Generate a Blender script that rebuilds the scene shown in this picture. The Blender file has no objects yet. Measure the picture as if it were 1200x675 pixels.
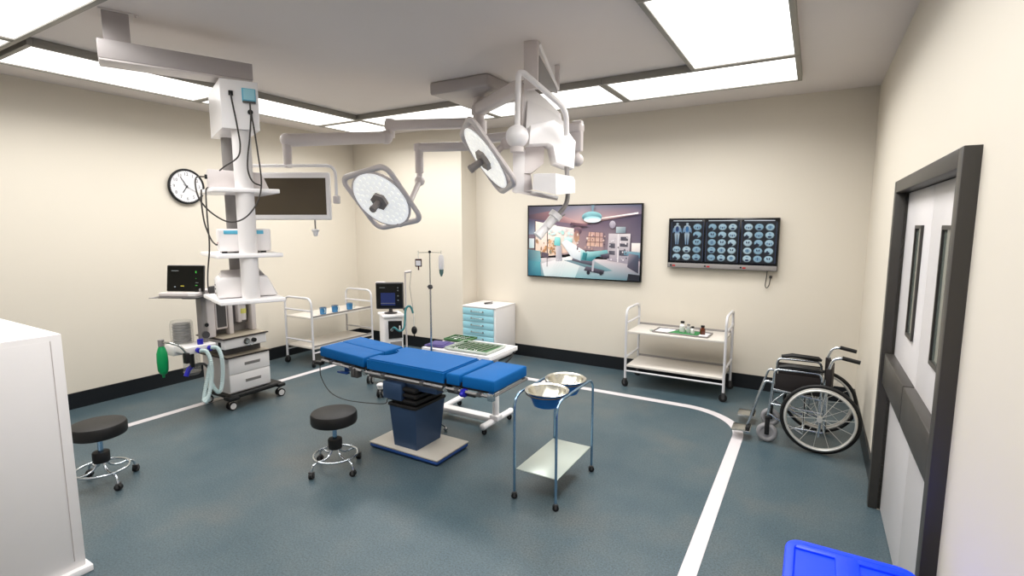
import bpy, bmesh, math, random
from mathutils import Vector, Matrix, Euler
random.seed(7)
PI = math.pi
R_ = math.radians
scene = bpy.context.scene
COL = scene.collection

# ------------------------------------------------------------------ camera
PITCH = math.atan(74/600.); YAW = R_(30.4); CH = 1.85
FW = Vector((-math.sin(YAW)*math.cos(PITCH), math.cos(YAW)*math.cos(PITCH), -math.sin(PITCH)))
RT = Vector((math.cos(YAW), math.sin(YAW), 0)); UP = RT.cross(FW)
CAM = Vector((0, 0, CH))
def ray(x, y): return FW*600 + RT*(x-600) - UP*(y-337.5)
def onz(x, y, z): d = ray(x, y); return CAM + d*((z-CH)/d.z)
def onx(x, y, X): d = ray(x, y); return CAM + d*(X/d.x)
def ony(x, y, Y): d = ray(x, y); return CAM + d*(Y/d.y)
def Pd(x, y, d): return CAM + ray(x, y)*(d/600.)
cd = bpy.data.cameras.new('camera'); cam = bpy.data.objects.new('camera', cd); COL.objects.link(cam)
cd.sensor_width = 36; cd.lens = 18; cd.clip_start = 0.02
cam.matrix_world = Matrix(((RT.x, UP.x, -FW.x, 0), (RT.y, UP.y, -FW.y, 0), (RT.z, UP.z, -FW.z, CH), (0, 0, 0, 1)))
scene.camera = cam

# ------------------------------------------------------------------ materials
def lin(c):
    c = c/255.
    return c/12.92 if c <= .04045 else ((c+.055)/1.055)**2.4
def L3(c): return (lin(c[0]), lin(c[1]), lin(c[2]), 1)
MATS = {}
def mat(name, c, rough=.5, metal=0., spec=.5, var=0., vscale=8., bump=0., bscale=60., emit=0., ec=None, trans=0., alpha=1., coat=0., ior=1.45):
    m = bpy.data.materials.new(name); m.use_nodes = True; nt = m.node_tree; b = nt.nodes['Principled BSDF']
    b.inputs['Base Color'].default_value = L3(c); b.inputs['Roughness'].default_value = rough
    b.inputs['Metallic'].default_value = metal; b.inputs['Specular IOR Level'].default_value = spec
    b.inputs['IOR'].default_value = ior; b.inputs['Transmission Weight'].default_value = trans
    b.inputs['Alpha'].default_value = alpha; b.inputs['Coat Weight'].default_value = coat
    if emit:
        b.inputs['Emission Color'].default_value = L3(ec or c); b.inputs['Emission Strength'].default_value = emit
    tc = nt.nodes.new('ShaderNodeTexCoord')
    # every surface gets at least a faint procedural variation
    n = nt.nodes.new('ShaderNodeTexNoise'); n.inputs['Scale'].default_value = vscale; n.inputs['Detail'].default_value = 3
    nt.links.new(tc.outputs['Object'], n.inputs['Vector'])
    v = max(var, .015)
    mx = nt.nodes.new('ShaderNodeMix'); mx.data_type = 'RGBA'
    col = L3(c)
    mx.inputs[6].default_value = tuple(x*(1-v) for x in col[:3])+(1,)
    mx.inputs[7].default_value = tuple(min(1, x*(1+v)) for x in col[:3])+(1,)
    nt.links.new(n.outputs['Fac'], mx.inputs[0]); nt.links.new(mx.outputs[2], b.inputs['Base Color'])
    if bump:
        n2 = nt.nodes.new('ShaderNodeTexNoise'); n2.inputs['Scale'].default_value = bscale; n2.inputs['Detail'].default_value = 4
        nt.links.new(tc.outputs['Object'], n2.inputs['Vector'])
        bp = nt.nodes.new('ShaderNodeBump'); bp.inputs['Strength'].default_value = bump; bp.inputs['Distance'].default_value = .01
        nt.links.new(n2.outputs['Fac'], bp.inputs['Height']); nt.links.new(bp.outputs['Normal'], b.inputs['Normal'])
    MATS[name] = m
    return m
def vcol_mat(name, rough=.4, emit=0., coat=0.):
    m = bpy.data.materials.new(name); m.use_nodes = True; nt = m.node_tree; b = nt.nodes['Principled BSDF']
    a = nt.nodes.new('ShaderNodeVertexColor'); a.layer_name = 'Col'
    nt.links.new(a.outputs['Color'], b.inputs['Base Color']); b.inputs['Roughness'].default_value = rough
    b.inputs['Coat Weight'].default_value = coat
    if emit:
        nt.links.new(a.outputs['Color'], b.inputs['Emission Color']); b.inputs['Emission Strength'].default_value = emit
    return m

m_wall = mat('wall_paint', (219, 211, 197), .62, var=.02, vscale=1.2, bump=.03, bscale=180)
m_ceil = mat('ceiling_paint', (228, 220, 216), .8, var=.02, vscale=2, bump=.08, bscale=220)
m_base = mat('black_skirting', (20, 22, 26), .35)
m_frame = mat('light_frame', (146, 143, 136), .45, metal=.3)
m_diff = mat('light_diffuser', (255, 255, 255), .4, emit=1.8, ec=(255, 254, 252))
m_white = mat('white_plastic', (234, 230, 229), .38)
m_whiteg = mat('white_enamel', (248, 245, 245), .3, coat=.2)
m_cream = mat('cream_enamel', (214, 208, 200), .35)
m_greyw = mat('warm_grey_enamel', (216, 208, 206), .38)
m_grey = mat('grey_plastic', (140, 136, 134), .45)
m_dgrey = mat('dark_grey_plastic', (72, 70, 70), .45)
m_black = mat('black_rubber', (13, 13, 14), .55)
m_blackg = mat('black_gloss', (14, 14, 16), .2)
m_steel = mat('stainless_steel', (196, 198, 196), .22, metal=1.)
m_chrome = mat('chrome_tube', (205, 212, 218), .18, metal=1.)
m_chromereflect = mat('chrome_painted_blue_reflection', (150, 185, 215), .22, metal=1.)  # blue tint paints in the reflected mattress and floor
m_pearl = mat('pale_metal_shelf', (196, 205, 196), .3, metal=.35)
m_mattress = mat('blue_mattress_vinyl', (0, 92, 160), .6, spec=.25, var=.04, vscale=6, bump=.05, bscale=90)
m_pedestal = mat('dark_blue_metal', (58, 80, 112), .35, metal=.4, var=.06, vscale=5)
m_navy = mat('navy_skirt', (26, 66, 130), .4)
m_platetop = mat('grey_base_cover', (190, 184, 174), .4, var=.03)
m_bellows = mat('black_bellows', (16, 14, 15), .6)
m_vinyl = mat('black_vinyl_seat', (15, 13, 12), .5, bump=.1, bscale=120)
m_bluebin = mat('blue_polypropylene', (0, 62, 250), .4)
m_door = mat('door_laminate', (214, 210, 210), .35)
m_dframe = mat('door_frame_paint', (60, 57, 53), .4)
m_dglass = mat('door_glass', (96, 104, 98), .08, spec=.6)
m_green = mat('green_drape', (44, 122, 66), .7, var=.1, vscale=30)
m_dgreen = mat('dark_green_tray_mat', (62, 106, 62), .6, var=.08, vscale=30)
m_purple = mat('purple_wrap', (72, 62, 120), .7)
m_bag = mat('green_breathing_bag', (0, 150, 84), .35, bump=.1, bscale=20)
m_hose = mat('pale_corrugated_hose', (196, 214, 214), .4)
m_royal = mat('royal_blue_plastic', (34, 34, 165), .4)
m_teal = mat('teal_tube', (40, 118, 124), .35)
m_cyan = mat('cyan_drawer', (158, 212, 226), .35)
m_cyan2 = mat('cyan_plastic', (92, 178, 208), .35)
m_jar = mat('smoky_jar', (205, 205, 200), .15, alpha=.25)
m_jarin = mat('grey_bellows', (95, 92, 92), .5)
m_glassy = mat('clear_plastic', (230, 235, 235), .12, alpha=.35)
m_countertop = mat('taupe_worktop', (142, 133, 118), .4)
m_edge = mat('dark_brown_edge', (44, 36, 34), .4)
m_yellow = mat('yellow_label', (216, 210, 110), .5)
m_cable = mat('grey_cable', (58, 54, 50), .5)
m_tape = mat('white_floor_tape', (212, 206, 208), .4)
m_steelbowl = mat('brushed_steel_bowl', (214, 212, 200), .24, metal=1.)
m_bowlreflect = mat('steel_bowl_painted_reflection', (20, 110, 190), .3, metal=.3)  # steel outside of the bowls, mattress reflection painted in as blue
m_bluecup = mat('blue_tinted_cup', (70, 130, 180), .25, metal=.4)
m_brown = mat('brown_glass', (92, 44, 26), .15)
m_paper = mat('white_paper', (235, 232, 235), .7)
m_lampface = mat('lamp_lens', (236, 238, 240), .25, emit=.5, ec=(255, 255, 255), var=.08, vscale=60)
m_led = mat('led_lens', (246, 244, 225), .2, emit=.55, ec=(255, 255, 246))
m_handle = mat('grey_lamp_handle', (138, 131, 128), .45)
m_screenoff = mat('dark_monitor_glass', (84, 74, 60), .28, spec=.4)
m_scr = mat('black_screen', (12, 14, 13), .2)
m_scrnavy = mat('navy_screen_glow', (34, 46, 96), .25, emit=.15, ec=(50, 66, 130))
m_gtxt = mat('green_screen_mark', (60, 160, 60), .4, emit=.5)
m_gytxt = mat('grey_screen_mark', (120, 125, 125), .4, emit=.2)
m_ytxt = mat('yellow_screen_mark', (170, 160, 60), .4, emit=.3)
m_wheel = mat('grey_caster_tyre', (150, 148, 150), .5)
m_wwheel = mat('white_caster_wheel', (210, 206, 204), .4)
m_red = mat('red_mark', (170, 40, 40), .5)
m_clockface = mat('clock_face', (228, 227, 230), .4)
m_seatcloth = mat('black_seat_fabric', (30, 24, 24), .7)
m_boom = mat('boom_grey_paint', (176, 169, 168), .4)
m_tframe = mat('trolley_tube', (208, 207, 210), .35)
m_rim = mat('satin_rim', (215, 213, 208), .38, metal=.55)
m_dsteel = mat('dull_steel_rail', (120, 118, 118), .35, metal=.8)
m_dripg = mat('grey_green_fluid', (92, 122, 116), .3)
m_blood = mat('dark_red_fluid', (60, 16, 18), .25)

# floor: blue-grey speckled vinyl
m_floor = bpy.data.materials.new('speckled_vinyl_floor'); m_floor.use_nodes = True
nt = m_floor.node_tree; b = nt.nodes['Principled BSDF']; tc = nt.nodes.new('ShaderNodeTexCoord')
def noise(sc, det=4, ro=.6):
    n = nt.nodes.new('ShaderNodeTexNoise'); n.inputs['Scale'].default_value = sc; n.inputs['Detail'].default_value = det
    n.inputs['Roughness'].default_value = ro; nt.links.new(tc.outputs['Object'], n.inputs['Vector']); return n
def ramp(n, stops):
    r = nt.nodes.new('ShaderNodeValToRGB'); e = r.color_ramp.elements
    e[0].position, e[0].color = stops[0][0], L3(stops[0][1]); e[1].position, e[1].color = stops[-1][0], L3(stops[-1][1])
    for p, c in stops[1:-1]:
        q = e.new(p); q.color = L3(c)
    nt.links.new(n.outputs['Fac'], r.inputs['Fac']); return r
big = ramp(noise(1.3, 3), [(.3, (70, 92, 102)), (.5, (84, 102, 109)), (.7, (102, 110, 111))])
fine = ramp(noise(95, 2, .8), [(.36, (132, 136, 138)), (.52, (210, 212, 214)), (.68, (255, 255, 255))])
mx = nt.nodes.new('ShaderNodeMix'); mx.data_type = 'RGBA'; mx.blend_type = 'MULTIPLY'; mx.inputs[0].default_value = .75
nt.links.new(big.outputs['Color'], mx.inputs[6]); nt.links.new(fine.outputs['Color'], mx.inputs[7])
nt.links.new(mx.outputs[2], b.inputs['Base Color'])
rr = nt.nodes.new('ShaderNodeMapRange'); rr.inputs[3].default_value = .3; rr.inputs[4].default_value = .48
nt.links.new(noise(2.2, 3).outputs['Fac'], rr.inputs[0]); nt.links.new(rr.outputs[0], b.inputs['Roughness'])
bp = nt.nodes.new('ShaderNodeBump'); bp.inputs['Strength'].default_value = .03; bp.inputs['Distance'].default_value = .005
nt.links.new(noise(140, 2).outputs['Fac'], bp.inputs['Height']); nt.links.new(bp.outputs['Normal'], b.inputs['Normal'])

# ------------------------------------------------------------------ mesh helpers
def fillet(pts, r, n=6, closed=False):
    pts = [Vector(p) for p in pts]; out = []
    N = len(pts)
    for i, p in enumerate(pts):
        if not closed and (i == 0 or i == N-1): out.append(p); continue
        a = pts[i-1]; c = pts[(i+1) % N]
        u = (a-p); v = (c-p); rr = min(r, u.length*.49, v.length*.49)
        A = p+u.normalized()*rr; B = p+v.normalized()*rr
        for k in range(n+1):
            t = k/n; out.append(A*(1-t)**2 + p*2*t*(1-t) + B*t*t)
    return out
def catmull(pts, n=8):
    pts = [Vector(p) for p in pts]; P = [pts[0]*2-pts[1]] + pts + [pts[-1]*2-pts[-2]]; out = []
    for i in range(1, len(P)-2):
        for k in range(n):
            t = k/n; a, b_, c, d = P[i-1], P[i], P[i+1], P[i+2]
            out.append(.5*((2*b_)+(c-a)*t+(2*a-5*b_+4*c-d)*t*t+(3*b_-a-3*c+d)*t**3))
    out.append(pts[-1]); return out
class MB:
    def __init__(s): s.bm = bmesh.new()
    def _merge(s, t, M=None, mi=0):
        if M is not None: bmesh.ops.transform(t, matrix=M, verts=t.verts)
        for f in t.faces: f.material_index = mi
        me = bpy.data.meshes.new('tmp'); t.to_mesh(me); t.free(); s.bm.from_mesh(me); bpy.data.meshes.remove(me); return s
    def box(s, x0, x1, y0, y1, z0, z1, bev=0., seg=2, M=None, mi=0):
        t = bmesh.new(); bmesh.ops.create_cube(t, size=1)
        bmesh.ops.scale(t, vec=(abs(x1-x0), abs(y1-y0), abs(z1-z0)), verts=t.verts)
        if bev: bmesh.ops.bevel(t, geom=list(t.edges), offset=min(bev, abs(x1-x0)*.49, abs(y1-y0)*.49, abs(z1-z0)*.49), segments=seg, affect='EDGES', profile=.5)
        bmesh.ops.translate(t, vec=((x0+x1)/2, (y0+y1)/2, (z0+z1)/2), verts=t.verts)
        return s._merge(t, M, mi)
    def hull(s, pts, mi=0):
        t = bmesh.new()
        for p in pts: t.verts.new(Vector(p))
        bmesh.ops.convex_hull(t, input=t.verts)
        return s._merge(t, None, mi)
    def prism(s, poly, vec, M=None, mi=0, bev=0.):
        t = bmesh.new(); vs = [t.verts.new(Vector(p)) for p in poly]; f = t.faces.new(vs)
        r = bmesh.ops.extrude_face_region(t, geom=[f]); nv = [v for v in r['geom'] if isinstance(v, bmesh.types.BMVert)]
        bmesh.ops.translate(t, vec=Vector(vec), verts=nv); bmesh.ops.recalc_face_normals(t, faces=t.faces)
        if bev: bmesh.ops.bevel(t, geom=list(t.edges), offset=bev, segments=2, affect='EDGES', profile=.5)
        return s._merge(t, M, mi)
    def sweep(s, pts, r, seg=10, closed=False, M=None, mi=0, rad=None, flat=None):
        pts = [Vector(p) for p in pts]; q = [pts[0]]
        for p in pts[1:]:
            if (p-q[-1]).length > 1e-5: q.append(p)
        if closed and (q[0]-q[-1]).length < 1e-5: q.pop()
        pts = q; N = len(pts); t = bmesh.new(); rings = []
        def tan(i):
            if closed: return (pts[(i+1) % N]-pts[i-1]).normalized()
            if i == 0: return (pts[1]-pts[0]).normalized()
            if i == N-1: return (pts[-1]-pts[-2]).normalized()
            return ((pts[i+1]-pts[i]).normalized()+(pts[i]-pts[i-1]).normalized()).normalized()
        T = tan(0); ref = Vector((0, 0, 1)) if abs(T.z) < .9 else Vector((1, 0, 0))
        nrm = (ref-T*ref.dot(T)).normalized()
        for i in range(N):
            T = tan(i); nrm = (nrm-T*nrm.dot(T)).normalized(); bn = T.cross(nrm)
            ri = rad[i] if rad else r
            rings.append([t.verts.new(pts[i]+(nrm*math.cos(2*PI*k/seg)*(flat or 1)+bn*math.sin(2*PI*k/seg))*ri) for k in range(seg)])
        for i in range(N if closed else N-1):
            a, b_ = rings[i], rings[(i+1) % N]
            off = 0
            if closed and i == N-1:
                off = min(range(seg), key=lambda o: (a[0].co-b_[o].co).length)
            for k in range(seg):
                t.faces.new((a[k], a[(k+1) % seg], b_[(k+1+off) % seg], b_[(k+off) % seg]))
        if not closed: t.faces.new(rings[0][::-1]); t.faces.new(rings[-1])
        bmesh.ops.recalc_face_normals(t, faces=t.faces)
        return s._merge(t, M, mi)
    def cyl(s, p0, p1, r0, r1=None, seg=20, M=None, mi=0): 
        return s.sweep([p0, p1], r0, seg, M=M, mi=mi, rad=[r0, r0 if r1 is None else r1])
    def lathe(s, prof, c=(0, 0, 0), seg=28, M=None, mi=0, close=True):
        t = bmesh.new(); rings = []
        for r, z in prof:
            rings.append([t.verts.new((c[0]+r*math.cos(2*PI*k/seg), c[1]+r*math.sin(2*PI*k/seg), c[2]+z)) for k in range(seg)] if r > 1e-6 else [t.verts.new((c[0], c[1], c[2]+z))])
        for a, b_ in zip(rings, rings[1:]):
            for k in range(seg):
                A = [a[k % len(a)], a[(k+1) % len(a)], b_[(k+1) % len(b_)], b_[k % len(b_)]]
                u = []
                for v in A:
                    if v not in u: u.append(v)
                if len(u) > 2: t.faces.new(u)
        if close:
            for g in (rings[0], rings[-1]):
                if len(g) > 2: t.faces.new(g)
        bmesh.ops.recalc_face_normals(t, faces=t.faces)
        return s._merge(t, M, mi)
    def ball(s, c, r, seg=20, M=None, mi=0, sc=(1, 1, 1)):
        t = bmesh.new(); bmesh.ops.create_uvsphere(t, u_segments=seg, v_segments=max(8, seg*2//3), radius=r)
        bmesh.ops.scale(t, vec=sc, verts=t.verts); bmesh.ops.translate(t, vec=Vector(c), verts=t.verts)
        return s._merge(t, M, mi)
    def torus(s, c, ax, R, r, seg=40, ts=10, M=None, mi=0, flat=None):
        ax = Vector(ax).normalized(); u = ax.orthogonal().normalized(); v = ax.cross(u)
        return s.sweep([Vector(c)+(u*math.cos(2*PI*k/seg)+v*math.sin(2*PI*k/seg))*R for k in range(seg)], r, ts, closed=True, M=M, mi=mi, flat=flat)
    def disc(s, c, ax, r, th, seg=28, M=None, mi=0):
        ax = Vector(ax).normalized(); c = Vector(c); return s.cyl(c, c+ax*th, r, seg=seg, M=M, mi=mi)
    def build(s, name, m, parent=None, smooth=True, ang=40):
        me = bpy.data.meshes.new(name); s.bm.to_mesh(me); s.bm.free()
        for mm in (m if isinstance(m, (list, tuple)) else [m]): me.materials.append(mm)
        if smooth:
            me.polygons.foreach_set('use_smooth', [True]*len(me.polygons))
            me.set_sharp_from_angle(angle=R_(ang))
        o = bpy.data.objects.new(name, me); COL.objects.link(o)
        if parent: o.parent = parent
        return o
def thing(name, label, cat, loc=(0, 0, 0), rz=0., group=None):
    o = bpy.data.objects.new(name, None); COL.objects.link(o); o.empty_display_size = .1
    o.location = loc; o.rotation_euler = (0, 0, rz); o['label'] = label; o['category'] = cat
    if group: o['group'] = group
    return o
def tag(o, label, cat, group=None):
    o['label'] = label; o['category'] = cat
    if group: o['group'] = group
    return o
def struct(o): o['kind'] = 'structure'; return o
def dup(o, loc, rz, label, group=None):
    def cp(q, par):
        c = q.copy(); COL.objects.link(c)
        if par: c.parent = par
        for ch in [x for x in allch if x.parent == q]: cp(ch, c)
        return c
    allch = [x for x in COL.objects if x.parent is not None]
    r = cp(o, None); r.location = loc; r.rotation_euler = (0, 0, rz); r['label'] = label
    if group: r['group'] = group
    return r
def basis(o, x, y, z):
    x, y, z = Vector(x).normalized(), Vector(y).normalized(), Vector(z).normalized()
    return Matrix(((x.x, y.x, z.x, o[0]), (x.y, y.y, z.y, o[1]), (x.z, y.z, z.z, o[2]), (0, 0, 0, 1)))
def text_into(mb, s, size, M, mi=0, th=.0):
    cu = bpy.data.curves.new('t', 'FONT'); cu.body = s; cu.size = size; cu.align_x = 'CENTER'; cu.align_y = 'CENTER'; cu.resolution_u = 2; cu.extrude = th
    ob = bpy.data.objects.new('t', cu); COL.objects.link(ob)
    dg = bpy.context.evaluated_depsgraph_get(); me = bpy.data.meshes.new_from_object(ob.evaluated_get(dg))
    t = bmesh.new(); t.from_mesh(me); mb._merge(t, M, mi)
    bpy.data.objects.remove(ob); bpy.data.meshes.remove(me); bpy.data.curves.remove(cu)

# ------------------------------------------------------------------ room shell
XL, XR, YB, YC, ZC, YF = -6.36, .466, 6.24, 5.88, 3.19, -1.6
CX = -4.265                                   # right side of the boxed-out corner
struct(MB().box(XL-.1, XR+.5, YF-.1, YB+.1, -.1, 0).build('floor', m_floor))
struct(MB().box(XL-.1, XR+.5, YF-.1, YB+.1, ZC, ZC+.1).build('ceiling', m_ceil))
struct(MB().box(XL-.1, XL, YF, YB, 0, ZC).build('wall_left', m_wall))
struct(MB().box(XL-.1, XR+.1, YB, YB+.1, 0, ZC).build('wall_back', m_wall))
struct(MB().box(XL, CX, YC, YB, 0, ZC).build('wall_corner', m_wall))
struct(MB().box(XL-.1, XR+.5, YF-.1, YF, 0, ZC).build('wall_front', m_wall))
DY0, DY1, DZ = 2.36, 3.93, 2.045
struct(MB().box(XR, XR+.12, YF, DY0, 0, ZC).box(XR, XR+.12, DY1, YB, 0, ZC).box(XR, XR+.12, DY0, DY1, DZ, ZC).build('wall_right', m_wall))
bh, bt = .163, .014
struct(MB().box(XL, XL+bt, YF, YC, 0, bh).build('baseboard_left', m_base))
struct(MB().box(XL+bt, CX+bt, YC-bt, YC, 0, bh).box(CX, CX+bt, YC, YB-bt, 0, bh).build('baseboard_corner', m_base))
struct(MB().box(CX+bt, XR-bt, YB-bt, YB, 0, bh).build('baseboard_back', m_base))
struct(MB().box(XR-bt, XR, DY1+.07, YB-bt, 0, bh).box(XR-bt, XR, YF, DY0-.07, 0, bh).build('baseboard_right', m_base))

# floor line: one closed tape loop with rounded corners
def tape():
    x0, x1, y0, y1, w = -5.43, -.425, -.9, 5.335, .088
    def loop(x0, x1, y0, y1, r):
        o = []
        for (cx, cy, a0) in ((x1-r, y1-r, 0), (x0+r, y1-r, 90), (x0+r, y0+r, 180), (x1-r, y0+r, 270)):
            for k in range(17):
                a = R_(a0+90*k/16); o.append((cx+r*math.cos(a), cy+r*math.sin(a)))
        return o
    A = loop(x0, x1, y0, y1, .62); B = loop(x0+w, x1-w, y0+w, y1-w, .62-w)
    bm = bmesh.new(); va = [bm.verts.new((x, y, .0025)) for x, y in A]; vb = [bm.verts.new((x, y, .0025)) for x, y in B]
    n = len(A)
    for k in range(n): bm.faces.new((va[k], va[(k+1) % n], vb[(k+1) % n], vb[k]))
    bmesh.ops.recalc_face_normals(bm, faces=bm.faces)
    r = bmesh.ops.extrude_face_region(bm, geom=list(bm.faces)); bmesh.ops.translate(bm, vec=(0, 0, -.002), verts=[v for v in r['geom'] if isinstance(v, bmesh.types.BMVert)])
    bmesh.ops.recalc_face_normals(bm, faces=bm.faces)
    mb = MB(); mb.bm.free(); mb.bm = bm
    return mb.build('trim_1', m_tape, smooth=False)
struct(tape())

# ------------------------------------------------------------------ doors
XF = .4157
fr = MB()
fr.box(XF, XR+.1, DY1, DY1+.07, 0, DZ+.07, .004).box(XF, XR+.1, DY0-.07, DY0, 0, DZ+.07, .004).box(XF, XR+.1, DY0, DY1, DZ, DZ+.07, .004)
struct(fr.build('trim_2', m_dframe))
DXF = .482                                    # face of the leaves
mid = (DY0+DY1)/2
def door(name, y0, y1, wy0, wy1, pz0, pz1, px):
    d = MB().box(DXF, DXF+.045, y0+.003, y1-.003, .006, DZ-.004, .002)
    o = struct(d.build(name, m_door))
    w = MB()
    a0, a1, z0, z1, f = wy0, wy1, 1.26, 1.83, .018
    w.box(DXF-.012, DXF+.002, a0-f, a1+f, z0-f, z0).box(DXF-.012, DXF+.002, a0-f, a1+f, z1, z1+f)
    w.box(DXF-.012, DXF+.002, a0-f, a0, z0, z1).box(DXF-.012, DXF+.002, a1, a1+f, z0, z1)
    w.build('vision_panel_frame', m_dframe, o)
    MB().box(DXF-.003, DXF+.004, a0, a1, z0, z1).build('vision_panel_glass', m_dglass, o)
    MB().box(DXF-px, DXF+.001, y0+.012, y1-.006, pz0, pz1, .006).build('push_bar', m_dframe, o)
    return o
door('door_1', mid, DY1, mid+.20, mid+.36, .845, 1.045, .05)
door('door_2', DY0, mid, DY0+.30, DY0+.46, .845, 1.045, .05)
struct(MB().box(XR+.35, XR+.4, DY0-.3, DY1+.3, 0, 2.4).build('wall_corridor', m_wall))

# ------------------------------------------------------------------ ceiling light ring
ZB = 3.13
LAMP, SPREAD = 23.0, 155
def panel(x0, x1, y0, y1, label):
    t = thing('ceiling_light', label, 'ceiling light', ((x0+x1)/2, (y0+y1)/2, ZB), group='square ring of ceiling light panels')
    hx, hy, f = (x1-x0)/2-.001, (y1-y0)/2-.001, .036
    m = MB(); h = ZC-ZB
    m.box(-hx, hx, -hy, -hy+f, 0, h, .004).box(-hx, hx, hy-f, hy, 0, h, .004).box(-hx, -hx+f, -hy+f, hy-f, 0, h, .004).box(hx-f, hx, -hy+f, hy-f, 0, h, .004)
    m.build('frame', m_frame, t)
    MB().box(-hx+f, hx-f, -hy+f, hy-f, .010, .016).build('diffuser', m_diff, t)
    ld = bpy.data.lights.new('panel_lamp', 'AREA'); ld.shape = 'RECTANGLE'; ld.size = 2*(hx-f); ld.size_y = 2*(hy-f); ld.spread = R_(SPREAD)
    ld.energy = LAMP*ld.size*ld.size_y; ld.color = (1, .99, .97)
    lo = bpy.data.objects.new('panel_lamp', ld); COL.objects.link(lo); lo.location = (0, 0, .008); lo.parent = t
xs = [-5.705, -4.935, -3.352, -1.77, -.187]; xs = [-5.705, -4.94, -3.355, -1.772, -.975, -.175]
ys = [.70, 1.49, 3.06, 4.63, 5.435]
P_ = panel
P_(-5.705, -4.94, 4.70, 5.435, 'small square ceiling light panel in the far left corner of the ring')
P_(-4.94, -3.355, 4.64, 5.435, 'ceiling light strip by the back wall, behind the surgical lamp arms, beside the square panel')
P_(-3.355, -1.772, 4.64, 5.435, 'middle ceiling light strip by the back wall, partly hidden by the white ceiling device')
P_(-1.772, -.175, 4.64, 5.435, 'ceiling light strip by the back wall nearest to the doors')
P_(-5.705, -4.94, 3.13, 4.70, 'ceiling light strip along the clock wall, right of the hanging tower head')
P_(-5.705, -4.94, 1.56, 3.13, 'long ceiling light strip along the clock wall, left of the hanging tower head')
P_(-5.705, -4.94, .75, 1.52, 'small ceiling light panel cut off at the left edge, above the clock wall')
P_(-4.94, -3.355, .75, 1.52, 'large bright ceiling light panel cut off by the top left corner of the picture')
P_(-.975, -.175, 3.07, 4.64, 'large ceiling light panel at upper right, cut off by the top edge')
P_(-.975, -.175, 1.50, 3.07, 'ceiling light panel overhead toward the camera on the door side, mostly out of frame')
P_(-3.355, -1.772, .75, 1.52, 'middle overhead ceiling light panel of the row nearest the camera, out of frame')
P_(-1.772, -.175, .72, 1.50, 'overhead ceiling light panel nearest the camera and the doors, out of frame')
# ------------------------------------------------------------------ white cabinet, cut off at the left
t = thing('storage_cabinet', 'large plain white cabinet in the left foreground, cut off by the picture edge', 'cabinet', (-3.274, 1.045, 0))
MB().box(-1.2, 0, -.62, 0, .035, 1.30, .004).build('body', m_white, t)
MB().box(-.01, .0042, -.048, -.0455, .08, 1.27).build('edge_seam', m_greyw, t)
MB().box(-1.19, .03, -.60, .02, 0, .035, .003).build('plinth', m_whiteg, t)
MB().box(.0, .0012, -.60, -.05, .08, 1.27, .002).build('side_panel', m_white, t)

# ------------------------------------------------------------------ blue bin, bottom right
def bin_():
    x0, x1, y0, y1, H = -.022, .385, 1.28, 2.13, .66
    t = thing('storage_bin', 'bright blue plastic bin with recessed lid, cut off at the bottom right edge', 'bin', ((x0+x1)/2, (y0+y1)/2, 0))
    hx, hy = (x1-x0)/2, (y1-y0)/2
    def rr(hx, hy, r, z, n=6):
        o = []
        for cx, cy, a0 in ((hx-r, hy-r, 0), (-hx+r, hy-r, 90), (-hx+r, -hy+r, 180), (hx-r, -hy+r, 270)):
            for k in range(n+1):
                a = R_(a0+90*k/n); o.append((cx+r*math.cos(a), cy+r*math.sin(a), z))
        return o
    def stack(rings, cap=True):
        bm = bmesh.new(); R = [[bm.verts.new(p) for p in r] for r in rings]; n = len(R[0])
        for a, b_ in zip(R, R[1:]):
            for k in range(n): bm.faces.new((a[k], a[(k+1) % n], b_[(k+1) % n], b_[k]))
        if cap: bm.faces.new(R[0]); bm.faces.new(R[-1])
        bmesh.ops.recalc_face_normals(bm, faces=bm.faces); m = MB(); m.bm.free(); m.bm = bm; return m
    stack([rr(hx-.06, hy-.06, .04, 0), rr(hx-.055, hy-.055, .04, .02), rr(hx-.025, hy-.025, .05, H-.06)]).build('tub', m_bluebin, t)
    lid = stack([rr(hx-.02, hy-.02, .055, H-.07), rr(hx-.001, hy-.001, .06, H-.06), rr(hx, hy, .06, H-.012), rr(hx-.004, hy-.004, .057, H-.003), rr(hx-.012, hy-.012, .05, H), rr(hx-.030, hy-.030, .04, H-.001), rr(hx-.036, hy-.036, .035, H-.009)])
    # raised ribs between recessed fields
    for (a, b_) in ((-.045, .03),):
        lid.box(a, b_, -hy+.034, hy-.034, H-.02, H-.0005, .006)
    lid.box(-.010, -.006, -hy+.05, hy-.05, H-.001, H+.0015, .001)
    for k in range(4):
        y = hy-.05-.25*k
        lid.box(-hx+.034, hx-.034, y-.012, y+.022, H-.02, H-.001, .006)
    lid.build('lid', m_bluebin, t)
    for s in (-1, 1): MB().sweep(fillet([(s*(hx-.02), -.12, H-.10), (s*(hx+.012), -.12, H-.10), (s*(hx+.012), .12, H-.10), (s*(hx-.02), .12, H-.10)], .02), .008).build('handle', m_bluebin, t)
bin_()

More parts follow.
